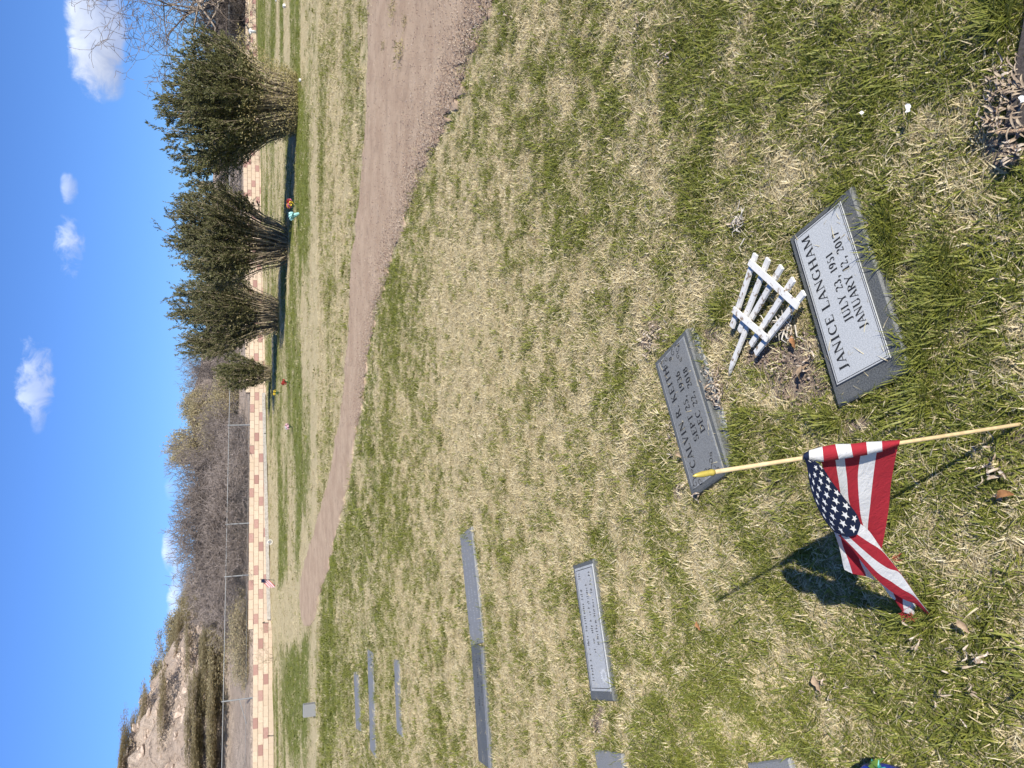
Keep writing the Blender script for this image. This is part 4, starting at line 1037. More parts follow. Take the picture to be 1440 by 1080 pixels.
def curl(mb, cx, cy, s, a0, turns, w, z, flip=1):
    n = 22; vs = []
    for k in range(n + 1):
        q = k / n; r_ = s * (1 - q * .85); an = a0 + flip * q * turns * 6.283
        p = Vector((cx + r_ * math.cos(an), cy + r_ * math.sin(an), z)); nn = Vector((math.cos(an), math.sin(an), 0)) * w * (1.1 - q * .5)
        vs += [p - nn, p + nn]
    mb.add(vs, [(2 * i, 2 * i + 1, 2 * i + 3, 2 * i + 2) for i in range(n)])
def ornament(mb, cx, cy, sx, sy, s, z):
    zz = z
    for (a, b, sz, f) in ((0, 0, .022, 1), (.030, -.006, .014, -1), (-.004, -.034, .016, -1), (.052, .003, .010, 1), (-.012, .020, .010, 1), (.012, -.060, .011, 1)):
        zz += .00003; curl(mb, cx + sx * a * s, cy + sy * b * s, sz * s, random.random() * 6, 1.1, .0016 * s, zz, f * sx)
root, L, W_ = stone('cal', 'plain grey grave marker with corner scrolls, under the tip of the flag stick', dark_gran, .020)
PL, PW = L * .93, W_ * .82
mb = MB(); mb.box((0, 0, .001), (PL, PW, .004), bev=.001); mb.obj('panel', mid_gran, root)
mb = MB(); frame_strip(mb, PL * .985, PW * .965, .0016, .0034); mb.obj('border_line', inkl, root)
mb = MB()
X = lambda u: (u - .5) * PL
Y_ = lambda v: (v - .5) * PW
text_mesh(mb, 'CALVIN R. KEITH', X(.13), X(.93), Y_(.70), PW * .17, .0037)
text_mesh(mb, 'SEPT 25, 1936', X(.28), X(.82), Y_(.40), PW * .15, .0037)
text_mesh(mb, 'DEC 22, 2018', X(.30), X(.80), Y_(.16), PW * .15, .0037)
mb.obj('lettering', ink, root)
mb = MB()
ornament(mb, X(.03), Y_(.86), 1, 1, .9, .0037); ornament(mb, X(.04), Y_(.22), 1, -1, .9, .0037); ornament(mb, X(.96), Y_(.28), -1, -1, .9, .0037); ornament(mb, X(.965), Y_(.80), -1, 1, .8, .0037)
mb.obj('corner_scrolls', ink, root)
# low slab of rough stone in front of it
c, L0, W0, a0 = FR['cal']
base = MB(); base.box((.06, -W0 / 2 - .012, -.052), (L0 * .80, .028, .06), bev=.004); base.obj('rough_edge', rough_gran, root)

def marks(mb, X, Y_, rows, z, h, rnd, dot=.5):
    """worn engraving too faint to read: short strokes"""
    for (u0, u1, v) in rows:
        u = u0
        while u < u1:
            w = rnd.uniform(.006, .016)
            if rnd.random() < .8:
                x = X(u); y = Y_(v); hh = h * rnd.uniform(.5, 1)
                mb.add([(x, y, z), (x + .0022, y, z), (x + .0030, y + hh, z), (x, y + hh, z)], [(0, 1, 2, 3)])
                if rnd.random() < .6: mb.add([(x + .002, y + hh * .45, z + .0001), (x + .007, y + hh * .4, z + .0001), (x + .007, y + hh * .62, z + .0001), (x + .002, y + hh * .65, z + .0001)], [(0, 1, 2, 3)])
            u += w * 1.7 + (.03 if rnd.random() < .12 else 0)
root, L, W_ = stone('kat', 'grave marker with pale panel, faint lettering and a flower emblem', dark_gran, .012)
PL, PW = L * .90, W_ * .86
mb = MB(); mb.box((.01, -.012, .0015), (PL, PW, .005), bev=.001); mb.obj('panel', light_gran, root)
mb = MB(); frame_strip(mb, PL * .955, PW * .90, .003, .0044); mb.v = [(x + .01, y - .012, z) for x, y, z in mb.v]; mb.obj('border_line', ink, root)
X = lambda u: .01 + (u - .5) * PL
Y_ = lambda v: -.012 + (v - .5) * PW
rn = random.Random(5); mb = MB(); marks(mb, X, Y_, ((.08, .95, .74), (.30, .85, .44), (.36, .95, .20)), .0046, PW * .13, rn); mb.obj('worn_lettering', ink, root)
mb = MB()
for k in range(16):
    an = k / 16 * 6.283; ca_, sa_ = math.cos(an), math.sin(an); r0_, r1_ = .010, .034 * (1 + .15 * (k % 2)); cx, cy = X(.12), Y_(.22)
    pw_ = .0042
    mb.add([(cx + ca_ * r0_, cy + sa_ * r0_, .0047), (cx + ca_ * (r0_ + r1_) / 2 - sa_ * pw_, cy + sa_ * (r0_ + r1_) / 2 + ca_ * pw_, .0047), (cx + ca_ * r1_, cy + sa_ * r1_, .0047), (cx + ca_ * (r0_ + r1_) / 2 + sa_ * pw_, cy + sa_ * (r0_ + r1_) / 2 - ca_ * pw_, .0047)], [(0, 3, 2, 1)])
mb.obj('flower_emblem', simple('emblem_white', (.60, .62, .64), (.5, .52, .54), 60, .7), root)
root, L, W_ = stone('sl1', 'long grey flat marker with faint lettering, right of two laid end to end', far_gran, .008)
X = lambda u: (u - .5) * L
Y_ = lambda v: (v - .5) * W_
mb = MB(); marks(mb, X, Y_, ((.08, .86, .66), (.12, .82, .42), (.10, .80, .18)), .0006, W_ * .12, rn); mb.obj('worn_lettering', inkl, root)
root, L, W_ = stone('sl2', 'long dark flat marker, left one of two laid end to end', dark_gran, .008)
X = lambda u: (u - .5) * L
Y_ = lambda v: (v - .5) * W_
mb = MB(); mb.box((.0, -W_ * .40, .001), (L * .98, W_ * .16, .004)); mb.obj('pale_edge', far_gran, root)
mb = MB(); marks(mb, X, Y_, ((.45, .95, .55), (.50, .92, .30)), .0006, W_ * .12, rn); mb.obj('worn_lettering', ink, root)
stone('r1', 'farthest of three narrow grey markers half sunk in the left lawn', far_gran, .002)
stone('r2', 'middle and longest of three narrow grey markers in the left lawn', far_gran, .006)
stone('r3', 'nearest of three narrow grey markers in the left lawn', far_gran, .002)
root, L, W_ = stone('bl', 'grey marker cut off by the left edge, level with the flower emblem stone', far_gran, .01)
mb = MB()
x1_ = L / 2 - .05; 
for (a, b, c_, d) in ((0, .00, .003, .07), (-.02, .0, .003, .07), (-.02, .0, .02, .003), (-.02, .033, .02, .003), (-.02, .067, .02, .003), (-.07, -.02, .05, .0025), (-.07, .085, .05, .0025)):
    mb.add([(x1_ + a - .03, b - .03, .0006), (x1_ + a - .03 + c_, b - .03, .0006), (x1_ + a - .03 + c_, b + d - .03, .0006), (x1_ + a - .03, b + d - .03, .0006)], [(0, 1, 2, 3)])
mb.obj('engraving', ink, root)
stone('bm', 'blue grey marker corner under grass at the left edge near the blue vase', far_gran, .01)
bronze = granite('brown_granite', (.10, .085, .075), (.06, .05, .045), 160, .5, .2)
root, L, W_ = stone('tr', 'brown grave marker cut off by the near right corner, with dry leaves on it', bronze, .012)
# brown beaded rim along that marker
mb = MB()
for k in range(26):
    q = k / 26; mb.tube([Vector((-L / 2 + .004, W_ / 2 - q * W_ * .98, .002)), Vector((-L / 2 + .004, W_ / 2 - q * W_ * .98, .010))], [.006, .003], 6)
mb.obj('beaded_rim', simple('tan_rim', (.45, .33, .22), (.30, .21, .14), 40, .7), root)

# small upright stone far left
g = at_ground(443, 997); m_ = MB(); hh = P(426, 997, g.y).z - g.z
m_.box((0, 0, hh / 2 - .04), (.26, .10, hh + .08), bev=.012); o = m_.obj('upright_marker', far_gran); o.location = g; tag(o, 'small pale upright stone alone on the bright green lawn at left', 'grave marker')

clp = []
for k_, up_ in (('jan', .0185), ('cal', .0245), ('kat', .017), ('sl1', .009), ('sl2', .011)):
    c, L, W_, a = FR[k_]
    for _ in range(46):
        u = (random.random() - .5) * L * .94; v = (random.random() - .5) * W_ * .94
        if random.random() < .6: v = -abs(random.gauss(W_ * .44, W_ * .12)) if random.random() < .6 else v
        if abs(v) > W_ * .48: continue
        clp.append((c.x + u * math.cos(a) - v * math.sin(a), c.y + u * math.sin(a) + v * math.cos(a), up_))
clc = proto_collection('clippings', [tuft_mesh(1, .022 + .006 * q, .0018, .004, (1.45, 1.56), 700 + q, 3) for q in range(5)], straw_mat)
n = len(clp); ss = RS.rand(n) * .9 + .4
o = scatter('grass_clippings', np.array(clp), np.stack([np.zeros(n), np.zeros(n), RS.rand(n) * 6.28], -1), np.stack([ss] * 3, -1), RS.randint(0, 5, n), clc)
tag(o, 'dry grass clippings lying on the stone faces', 'grass clippings')

# ------------------------------------------------------------------ white picket ornament
wp = NT('chipped_white_paint'); co = wp.objco(); f = wp.noise(45, 6, .7, co); f2 = wp.noise(9, 4, .6, co)
c = wp.mix(wp.step(f, .545, .60), (.72, .71, .68), (.27, .21, .15)); c = wp.mix(wp.step(f2, .5, .75, 0, .35), c, (.48, .46, .42))
wp = wp.finish(c, .65, .3, wp.bump(f, .3, .001))
def zp(a, b): return (840 + a / 3.0, 240 + b / 3.0)
pk0 = G(*zp(700, 580)); pr = empty('picket_ornament', (pk0.x, pk0.y, 0)); tag(pr, 'small white wooden picket fence ornament lying on the grass between the two near stones', 'ornament')
def slat(mb, A_, B_, w, th, point=False):
    d = (B_ - A_).normalized(); n = Vector((-d.y, d.x, 0)).normalized(); u = d.cross(n); u = u if u.z > 0 else -u
    vs = []
    for (p, s_) in ((A_, 1), (B_, .25 if point else 1)):
        for (a, b) in ((-1, -1), (1, -1), (1, 1), (-1, 1)):
            vs.append(p + n * a * w / 2 * s_ + u * b * th / 2)
    mb.add(vs, [(3, 2, 1, 0), (4, 5, 6, 7), (0, 1, 5, 4), (1, 2, 6, 5), (2, 3, 7, 6), (3, 0, 4, 7)])
zt, zb_ = .052, .026
SL = [((668, 352), (568, 660), 0), ((722, 372), (600, 678), 0), ((778, 405), (640, 640), 1), ((828, 458), (648, 735), 0), ((872, 515), (668, 770), 0)]
for i, (a, b, mid) in enumerate(SL):
    A_ = G(*zp(*a), zt) - pr.location; B_ = G(*zp(*b), zb_) - pr.location; mb = MB()
    slat(mb, A_, B_, .020, .008)
    if mid:
        C2 = G(*zp(570, 815), .012) - pr.location; D2 = G(*zp(556, 862), .004) - pr.location; slat(mb, B_, C2, .018, .008); slat(mb, C2, D2, .018, .008, True)
    mb.obj('picket', wp, pr)
for (a, b) in (((648, 385), (853, 572)), ((580, 585), (724, 710))):
    za = (zt - .006 if a[0] > 600 else zb_ + .008) + .006
    A_ = G(*zp(*a), za) - pr.location; B_ = G(*zp(*b), za) - pr.location; mb = MB(); A_.z += .006; B_.z += .006
    slat(mb, A_, B_, .021, .006); mb.obj('rail', wp, pr)
# pale broken root like scrap beside it
rn = random.Random(8); pts_s = []
mb = MB(); q0 = G(*zp(800, 650)) 
for k in range(16):
    a = rn.uniform(0, 6.28); p0 = Vector((rn.gauss(0, .018), rn.gauss(0, .022), .008)); p1 = p0 + Vector((math.cos(a) * .04, math.sin(a) * .04, rn.uniform(.004, .02))); p2 = p1 + Vector((math.cos(a + .8) * .02, math.sin(a + .8) * .02, -.005))
    mb.tube([p0, p1, p2], [.0028, .0018, .0008], 5)
o = mb.obj('root_scrap', simple('bleached_root', (.62, .58, .52), (.42, .38, .32), 40, .9)); o.location = (q0.x, q0.y, .0); tag(o, 'tangle of bleached roots beside the white picket ornament', 'roots')
q0 = G(1042, 312); o2 = link('root_scrap', o.data.copy()); o2.location = (q0.x, q0.y, 0); o2.scale = (.8, .8, .8); o2.rotation_euler = (0, 0, 2); tag(o2, 'small tangle of pale dry roots alone in green grass right of the stones', 'roots')

# ------------------------------------------------------------------ flag on a stick
fl = empty('flag_on_stick', (0, 1.19, 0)); tag(fl, 'small american flag hanging limp on a wooden stick, its corner touching the grass', 'flag')
O = fl.location
wood = simple('pale_dowel', (.62, .48, .27), (.50, .37, .20), 50, .6, .3)
gold = simple('gold_plastic', (.55, .44, .10), (.42, .32, .06), 30, .35, .6, metal=.3)
def Fp(zx, zy, Y): return P(1100 + zx / 3.725, 600 + zy / 3.725, Y) - O
tipP = P(1003, 664, 1.205) - O; botP = Vector((P(1436, 596, 1.19).x, 1.185, -.05)) - O
lo = P(1438, 596, 1.19) - O
ext = lo + (lo - tipP) * .12
m_ = MB(); m_.tube([ext, lo, (lo + tipP) / 2, tipP], .0042, 10); m_.obj('stick', wood, fl, True)
ft = P(974, 669.5, 1.207) - O; dv = ft - tipP
m_ = MB(); m_.tube([tipP - dv * .05, tipP + dv * .05, tipP + dv * .12, tipP + dv * .18, tipP + dv * .55, tipP + dv * .85, tipP + dv], [.0050, .0062, .0062, .0054, .0058, .0036, .0008], 12); m_.obj('finial', gold, fl, True)
def cloth(name, col, sheen=.3):
    t = NT(name); co = t.objco(); f = t.noise(420, 2, .6, co); f2 = t.noise(18, 4, .6, co)
    c = t.mix(t.step(f2, .3, .75, 0, .35), col, tuple(q * .8 for q in col))
    return t.finish(c, .75, .2, t.bump(t.math('ADD', t.math('MULTIPLY', f, .25), t.math('ADD', f2, t.noise(34, 3, .6, co, 1.5))), .6, .004), trans=.16)
cw = cloth('white_cloth', (.74, .74, .76)); cr = cloth('red_cloth', (.40, .028, .044)); cb = cloth('navy_cloth', (.012, .020, .055))
starm = simple('star_white', (.80, .80, .82), (.74, .74, .76), 60, .7)
FM = [cw, cr, cb]
def cr_interp(pts, n):
    """smooth curve through control points"""
    pts = [Vector(p) for p in pts]; out = []
    m = len(pts) - 1
    for k in range(n + 1):
        s = k / n * m; i = min(m - 1, int(s)); f = s - i
        p0 = pts[max(0, i - 1)]; p1 = pts[i]; p2 = pts[i + 1]; p3 = pts[min(m, i + 2)]
        out.append(.5 * ((2 * p1) + (-p0 + p2) * f + (2 * p0 - 5 * p1 + 4 * p2 - p3) * f * f + (-p0 + 3 * p1 - 3 * p2 + p3) * f ** 3))
    return out
def depth(zx, zy, extra=0.0):
    # distance grows away from the stick, towards the drooping corner
    sy = 165 - .19 * (zx - 105)
    d = max(0, (zy - sy)) / 870
    return 1.19 + .235 * d + extra
def sheet(mb, rows, cols, extra, bulge=0.0, nr=8, wr=.003, fq=9.0, ph=0.0):
    """rows: list of rows of zoom pixels (columns are stripe borders); cols: material per column gap"""
    ncol = len(rows[0]); lines = []
    for j in range(ncol):
        ctrl = [Fp(r[j][0], r[j][1], depth(r[j][0], r[j][1], extra)) for r in rows]
        lines.append(cr_interp(ctrl, nr * (len(rows) - 1)))
    n = len(lines[0]); sub = 5
    for j in range(ncol - 1):
        vs = []; fs = []
        for i in range(n):
            for s in range(sub + 1):
                f = s / sub; p = lines[j][i].lerp(lines[j + 1][i], f)
                u = (j + f) / (ncol - 1); v = i / (n - 1)
                p = p + Vector((0, -1, .3)) * (bulge * math.sin(math.pi * u) * min(1, .3 + v) + wr * math.sin(fq * u + 3.1 * v + ph) * (.3 + v) + wr * .6 * math.sin(11 * v - 4 * u + ph))
                vs.append(p)
        for i in range(n - 1):
            for s in range(sub):
                a = i * (sub + 1) + s; fs.append((a, a + 1, a + sub + 2, a + sub + 1))
        mb.add(vs, fs, cols[j])
    return lines
W0c, R0c, B0c = 0, 1, 2
mb = MB()
# sleeve round the stick
top = [(108, 146), (140, 124), (210, 104), (278, 91), (358, 90), (440, 80), (522, 76), (618, 68)]
bot = [(118, 178), (142, 180), (218, 184), (297, 172), (372, 160), (447, 148), (525, 130), (612, 100)]
for j in range(len(top) - 1):
    vs = []; fs = []
    for i in range(7):
        th = math.pi * i / 6
        for s in range(5):
            f = s / 4
            a = Vector((top[j][0] + (top[j + 1][0] - top[j][0]) * f, top[j][1] + (top[j + 1][1] - top[j][1]) * f, 0)); b = Vector((bot[j][0] + (bot[j + 1][0] - bot[j][0]) * f, bot[j][1] + (bot[j + 1][1] - bot[j][1]) * f, 0))
            p = a.lerp(b, (1 - math.cos(th)) / 2); vs.append(Fp(p.x, p.y, 1.192 - .014 * math.sin(th)))
    for i in range(6):
        for s in range(4):
            a = i * 5 + s; fs.append((a, a + 1, a + 6, a + 5))
    mb.add(vs, fs, [B0c, W0c, R0c, W0c, R0c, W0c, R0c][j])
# rear panel
sheet(mb, [[(203, 180), (280, 172), (333, 164), (415, 152), (495, 136), (606, 98)],
           [(222, 260), (292, 270), (343, 262), (400, 270), (478, 280), (578, 280)],
           [(262, 345), (318, 382), (356, 388), (403, 388), (462, 400), (560, 430)],
           [(330, 430), (372, 470), (400, 482), (425, 505), (455, 548), (524, 632)],
           [(400, 520), (430, 560), (455, 590), (475, 612), (495, 632), (518, 662)],
           [(455, 650), (482, 672), (505, 690), (525, 705), (546, 720), (572, 732)]], [R0c, W0c, R0c, W0c, R0c], .012, -.006, 7, .0035, 10)  # last row is unseen cloth, added to close a gap in the flag's shadow
# lower rear flap
sheet(mb, [[(255, 520), (285, 530), (370, 600), (430, 650)], [(282, 580), (312, 596), (400, 690), (450, 735)], [(305, 665), (340, 680), (420, 740), (470, 772)], [(331, 752), (370, 771), (436, 783), (493, 806)]], [W0c, R0c, W0c], .022, 0, 6, .003, 7, 1)
sheet(mb, [[(470, 760), (520, 800), (570, 850), (625, 885), (690, 915)], [(500, 800), (545, 850), (590, 890), (632, 925), (700, 950)], [(520, 822), (565, 890), (588, 908), (636, 972), (692, 992)]], [W0c, W0c, R0c, W0c], .018, 0, 5, .002, 7, 2)
# front fold: stripes
c1 = [(408, 508), (455, 548), (515, 635), (560, 690), (605, 750), (650, 815), (692, 882), (735, 942), (795, 1004)]
rows = [[(408, 508), (380, 556), (342, 573), (306, 570), (290, 566)], [(455, 548), (440, 598), (410, 635), (372, 636), (362, 636)], [(516, 635), (508, 642), (480, 695), (432, 700), (412, 702)],
        [(562, 692), (558, 697), (545, 738), (500, 768), (468, 772)], [(607, 750), (604, 753), (600, 758), (560, 806), (523, 826)], [(651, 816), (650, 818), (648, 821), (618, 846), (583, 872)],
        [(693, 882), (692, 883), (690, 885), (678, 882), (640, 906)], [(738, 944), (737, 944), (736, 945), (733, 944), (706, 936)], [(792, 1002), (791, 1003), (790, 1004), (788, 1004), (780, 1006)]]
sheet(mb, rows, [W0c, R0c, W0c, R0c], -.022, .012, 5, .0015, 6)
# canton
crow = [[(110, 150), (122, 168), (135, 172), (152, 172)], [(130, 215), (155, 205), (182, 200), (206, 205)], [(143, 300), (180, 295), (220, 290), (258, 285)], [(168, 385), (215, 385), (268, 378), (320, 368)], [(213, 478), (268, 480), (330, 472), (386, 452)], [(272, 553), (325, 574), (378, 560), (409, 508)]]
cmb = MB(); sheet(cmb, crow, [B0c, B0c, B0c], -.026, .012, 6, .0008, 5)
mb.v += []; base = len(mb.v); mb.v += cmb.v; mb.f += [tuple(base + i for i in f) for f in cmb.f]; mb.m += cmb.m
clo = mb.obj('cloth', FM, fl, True)
def canton_pt(u, v):
    v = min(max(v, 0), 1); n = len(crow) - 1; fi = v * n; i = min(n - 1, int(fi)); f = fi - i
    def colpt(r, u):
        k = u * 3; j = min(2, max(0, int(k))); g = k - j; return (r[j][0] + (r[j + 1][0] - r[j][0]) * g, r[j][1] + (r[j + 1][1] - r[j][1]) * g)
    a = colpt(crow[i], u); b = colpt(crow[i + 1], u); zx = a[0] + (b[0] - a[0]) * f; zy = a[1] + (b[1] - a[1]) * f
    p = Fp(zx, zy, depth(zx, zy, -.026))
    ww = .0008
    return p + Vector((0, -1, .3)) * (.012 * math.sin(math.pi * u) * min(1, .3 + v) + ww * math.sin(5 * u + 3.1 * v) * (.3 + v) + .0005 * math.sin(11 * v - 4 * u)) + Vector((0, -1, .6)).normalized() * .0016
sm_ = MB()
UC = [.86, .645, .45, .28, .15, .055]; UW = [.105, .10, .082, .06, .04, .024]
for ci, (uc, uw) in enumerate(zip(UC, UW)):
    for k in range(7):
        vc = .06 + k * .158 + (.079 if ci % 2 else 0)
        if vc > .955 - .05 * (uc > .8) or (vc < .25 and ci not in (0, 2)): continue
        vs = [canton_pt(uc, vc)]; hv = .050 * (1 if vc > .35 else .8)
        for q in range(10):
            rr = 1.0 if q % 2 == 0 else .42; an = math.pi / 2 + q * math.pi / 5 + .15
            du = math.cos(an) * uw * 1.15 * rr * (1 if vc > .3 else 1.3); dvv = -math.sin(an) * hv * rr
            vs.append(canton_pt(min(1, max(0, uc + du)), vc + dvv))
        sm_.add(vs, [(0, 1 + q, 1 + (q + 1) % 10) for q in range(10)])
sm_.obj('stars', starm, clo)
# frayed threads at the worn corner
rn = random.Random(3); m_ = MB()
for k in range(34):
    src = rn.choice([(785, 1000), (655, 985), (580, 690), (625, 985)]); p0 = Fp(src[0] + rn.gauss(0, 7), src[1] + rn.gauss(0, 6), depth(src[0], src[1], .0)); p1 = p0 + Vector((rn.gauss(-.004, .008), rn.gauss(0, .006), rn.gauss(-.010, .006))); p2 = p1 + Vector((rn.gauss(0, .006), rn.gauss(0, .006), rn.gauss(-.004, .005)))
    m_.tube([p0, p1, p2], .00035, 3)
m_.obj('frayed_threads', cr, fl)

# ------------------------------------------------------------------ small things on the lawn
def petal_cluster(mb, c, rad, n, rnd, m, ps=.035):
    for _ in range(n):
        d = Vector((rnd.gauss(0, 1), rnd.gauss(0, 1), rnd.gauss(0, .8) + .4)).normalized(); p = c + d * rad * rnd.uniform(.5, 1)
        a = d.cross(Vector((rnd.gauss(0, 1), rnd.gauss(0, 1), rnd.gauss(0, 1)))).normalized(); b = d.cross(a)
        mb.add([p, p + a * ps + d * ps * .4, p + a * ps * .6 + b * ps + d * ps * .5, p + b * ps * .8], [(0, 1, 2, 3)], m)
colm = {n: simple(n + '_petal', c, tuple(q * .75 for q in c), 30, .6, .3, trans=.2) for n, c in dict(pink=(.70, .22, .32), yellow=(.80, .60, .06), red=(.45, .03, .03), white=(.75, .75, .75), purple=(.30, .12, .30), lightpink=(.80, .50, .58), orange=(.75, .30, .06)).items()}
grn_pl = simple('green_plastic_leaf', (.03, .10, .03), (.02, .06, .02), 30, .5, .4)
def bouquet(xi, yi, xt, cols, label, vase=None, lean=0.0, n=26):
    g = at_ground(xi, yi); top = P(xt, yi, g.y); h = max(.12, top.z - g.z); rd = random.Random(int(xi * 7 + yi))
    root = empty('flower_bouquet', g); tag(root, label, 'flowers')
    m_ = MB()
    for k in range(6): m_.tube([Vector((0, 0, -.02)), Vector((lean * .5 + rd.gauss(0, .015), rd.gauss(0, .015), h * .4)), Vector((lean + rd.gauss(0, .04), rd.gauss(0, .04), h * .75))], .004, 4)
    petal_cluster(m_, Vector((lean, 0, h * .55)), h * .22, 14, rd, 0, .05); m_.obj('stems', grn_pl, root)
    for q, cn in enumerate(cols):
        b_ = MB(); a = q / max(1, len(cols)) * 6.28; r_ = h * .22 if len(cols) > 1 else 0
        petal_cluster(b_, Vector((lean + r_ * math.cos(a), r_ * math.sin(a), h * (.72 + .12 * math.sin(q * 2.3)))), h * .17, n, rd, 0, .035 if h < .4 else .05); b_.obj('blossom', colm[cn], root)
    if vase:
        v_ = MB(); v_.tube([Vector((0, 0, -.02)), Vector((0, 0, h * .2)), Vector((0, 0, h * .42))], [.03, .045, .065], 10); v_.obj('vase', vase, root, True)
    return root
teal = simple('pale_teal_plastic', (.35, .62, .60), (.28, .52, .50), 20, .4, .5)
bouquet(420, 287, 403, ['pink', 'yellow', 'purple', 'orange', 'pink', 'yellow', 'red'], 'multicoloured artificial bouquet at the foot of the second evergreen shrub', None, .0, 30)
g = at_ground(421, 300); m_ = MB(); m_.tube([Vector((0, 0, 0)), Vector((-.06, 0, .12)), Vector((-.10, 0, .2))], [.03, .06, .085], 8); petal_cluster(m_, Vector((-.08, 0, .16)), .09, 40, random.Random(4), 0, .06)
o = m_.obj('teal_wrap', teal); o.location = g; tag(o, 'crumpled pale teal florist wrap just left of the multicoloured bouquet', 'wrapping')
bouquet(407, 538, 396, ['red', 'red', 'red'], 'red artificial flowers standing on the lawn left of the smallest evergreen shrub')
bouquet(394, 552, 384, ['yellow', 'yellow'], 'small yellow flowers at the edge of the shrub shadow')
bouquet(411, 600, 401, ['lightpink', 'white', 'lightpink'], 'pale pink flowers on a short stem in the middle of the far lawn')
wh = simple('white_plastic', (.78, .78, .76), (.66, .66, .64), 30, .5, .4)
for (a, b, s, lb) in ((404, 9, .10, 'white cup like scrap on the far lawn near the right edge'), (393, 1, .07, 'tiny white scrap on the far lawn at the right edge'), (424, 113, .06, 'white scrap just right of the largest shrub foot'), (351, 5, .10, 'white block at the end of the wall at the right edge')):
    g = at_ground(a, b) if a > 370 else P(a, b, 52.0); m_ = MB(); m_.box((0, 0, s * .4), (s, s * .8, s * .9), Matrix.Rotation(.5, 3, 'Z'), bev=s * .15); m_.box((s * .5, 0, s * .2), (s * .6, s * .4, s * .35), Matrix.Rotation(1.1, 3, 'Z'), bev=s * .05)
    o = m_.obj('white_scrap', wh); o.location = g; tag(o, lb, 'litter', 'white scraps on the lawn')
# white valve box and pipe by the wall end, far right
pq = P(352, 44, 51.5); m_ = MB(); m_.tube([Vector((0, 0, -.35)), Vector((0, 0, .1))], .09, 10); m_.tube([Vector((-.18, 0, -.02)), Vector((.18, 0, -.02))], .07, 8)
rt_ = empty('white_valve', pq); tag(rt_, 'white pipe valve in front of the wall end at the far right', 'valve'); m_.obj('valve_body', wh, rt_, True)
m_ = MB(); m_.tube([Vector((.18, 0, .03)), Vector((2.1, -.3, .10))], .03, 8); m_.obj('pipe', simple('yellowed_pipe', (.62, .52, .34), (.5, .4, .25), 10, .6), rt_)

# small white plaque hoop near wall, small flag at wall
g = at_ground(383, 762); root = empty('wire_hoop_sign', g); tag(root, 'small white framed marker standing at the foot of the wall', 'marker')
m_ = MB(); 
m_.tube([Vector((.10 * math.cos(a_ / 12 * 6.283), 0, .15 + .10 * math.sin(a_ / 12 * 6.283))) for a_ in range(13)], .012, 6); m_.obj('hoop', wh, root)
m_ = MB(); m_.box((0, 0, .16), (.09, .01, .11), bev=.003); m_.obj('plate', galv, root)
g = at_ground(384, 816); root = empty('small_flag', g); tag(root, 'tiny american flag on a leaning stick at the foot of the wall', 'flag'); h = P(366, 812, g.y).z - g.z
m_ = MB(); m_.tube([Vector((.0, 0, 0)), Vector((.10, 0, h))], .012, 6); m_.obj('stick', simple('dark_stick', (.06, .06, .07), None, 20), root)
for k in range(7):
    m_ = MB(); vs = []
    for i in range(7):
        q = i / 6; w_ = .04 * math.sin(q * 5)
        for e in (0, 1): vs.append((.04 - q * .34 * (1 if k > 2 else .95), w_, h * .92 - q * .30 - (k + e) * .045 + .02))
    m_.add(vs, [(2 * i, 2 * i + 1, 2 * i + 3, 2 * i + 2) for i in range(6)]); m_.obj('stripe', cr if k % 2 == 0 else cw, root)
m_ = MB(); m_.box((.015, -.05, h * .92 - .06), (.13, .02, .14), bev=.004); m_.obj('canton', cb, root)

# blue thing with green at the left edge (vase with artificial greenery)
blue = NT('blue_glossy_plastic'); blue = blue.finish((.012, .035, .28), .25, .5)
lime = simple('lime_plastic', (.12, .20, .03), (.07, .14, .03), 20, .4, .4)
g = G(1260, 1097); root = empty('blue_vase', (g.x, g.y, 0)); tag(root, 'glossy blue vase with green plastic leaves at the left edge', 'vase')
m_ = MB(); m_.tube([Vector((0, 0, -.02)), Vector((0, 0, .03)), Vector((0, 0, .075)), Vector((0, 0, .088))], [.030, .045, .049, .043], 24); m_.obj('bowl', blue, root, True)
m_ = MB(); rd = random.Random(9)
for k in range(14):
    a = rd.uniform(-1.4, 1.0); L = rd.uniform(.02, .036); d = Vector((math.cos(a), math.sin(a), .1)); s_ = Vector((-math.sin(a), math.cos(a), 0)); p = Vector((.040, -.030, .075)) + Vector((rd.gauss(0, .01), rd.gauss(0, .01), .0)); tilt = rd.uniform(-.3, .5)
    m_.add([p, p + d * L * .5 + s_ * .011 + Vector((0, 0, .02 + tilt * .02)), p + d * L + Vector((0, 0, tilt * .05)), p + d * L * .5 - s_ * .011 + Vector((0, 0, .02 + tilt * .02))], [(0, 1, 2, 3)])
m_.obj('plastic_leaf_spray', lime, root)
m_ = MB()
for k in range(8):
    a = k / 8 * 6.283; m_.tube([Vector((.05, -.03, .075)), Vector((.05 + .02 * math.cos(a), -.03 + .02 * math.sin(a), .092)), Vector((.05 + .03 * math.cos(a), -.03 + .03 * math.sin(a), .088))], [.004, .005, .002], 5)
m_.obj('teal_flower', simple('teal_plastic', (.06, .35, .30), (.04, .26, .24), 20, .4, .4), root)

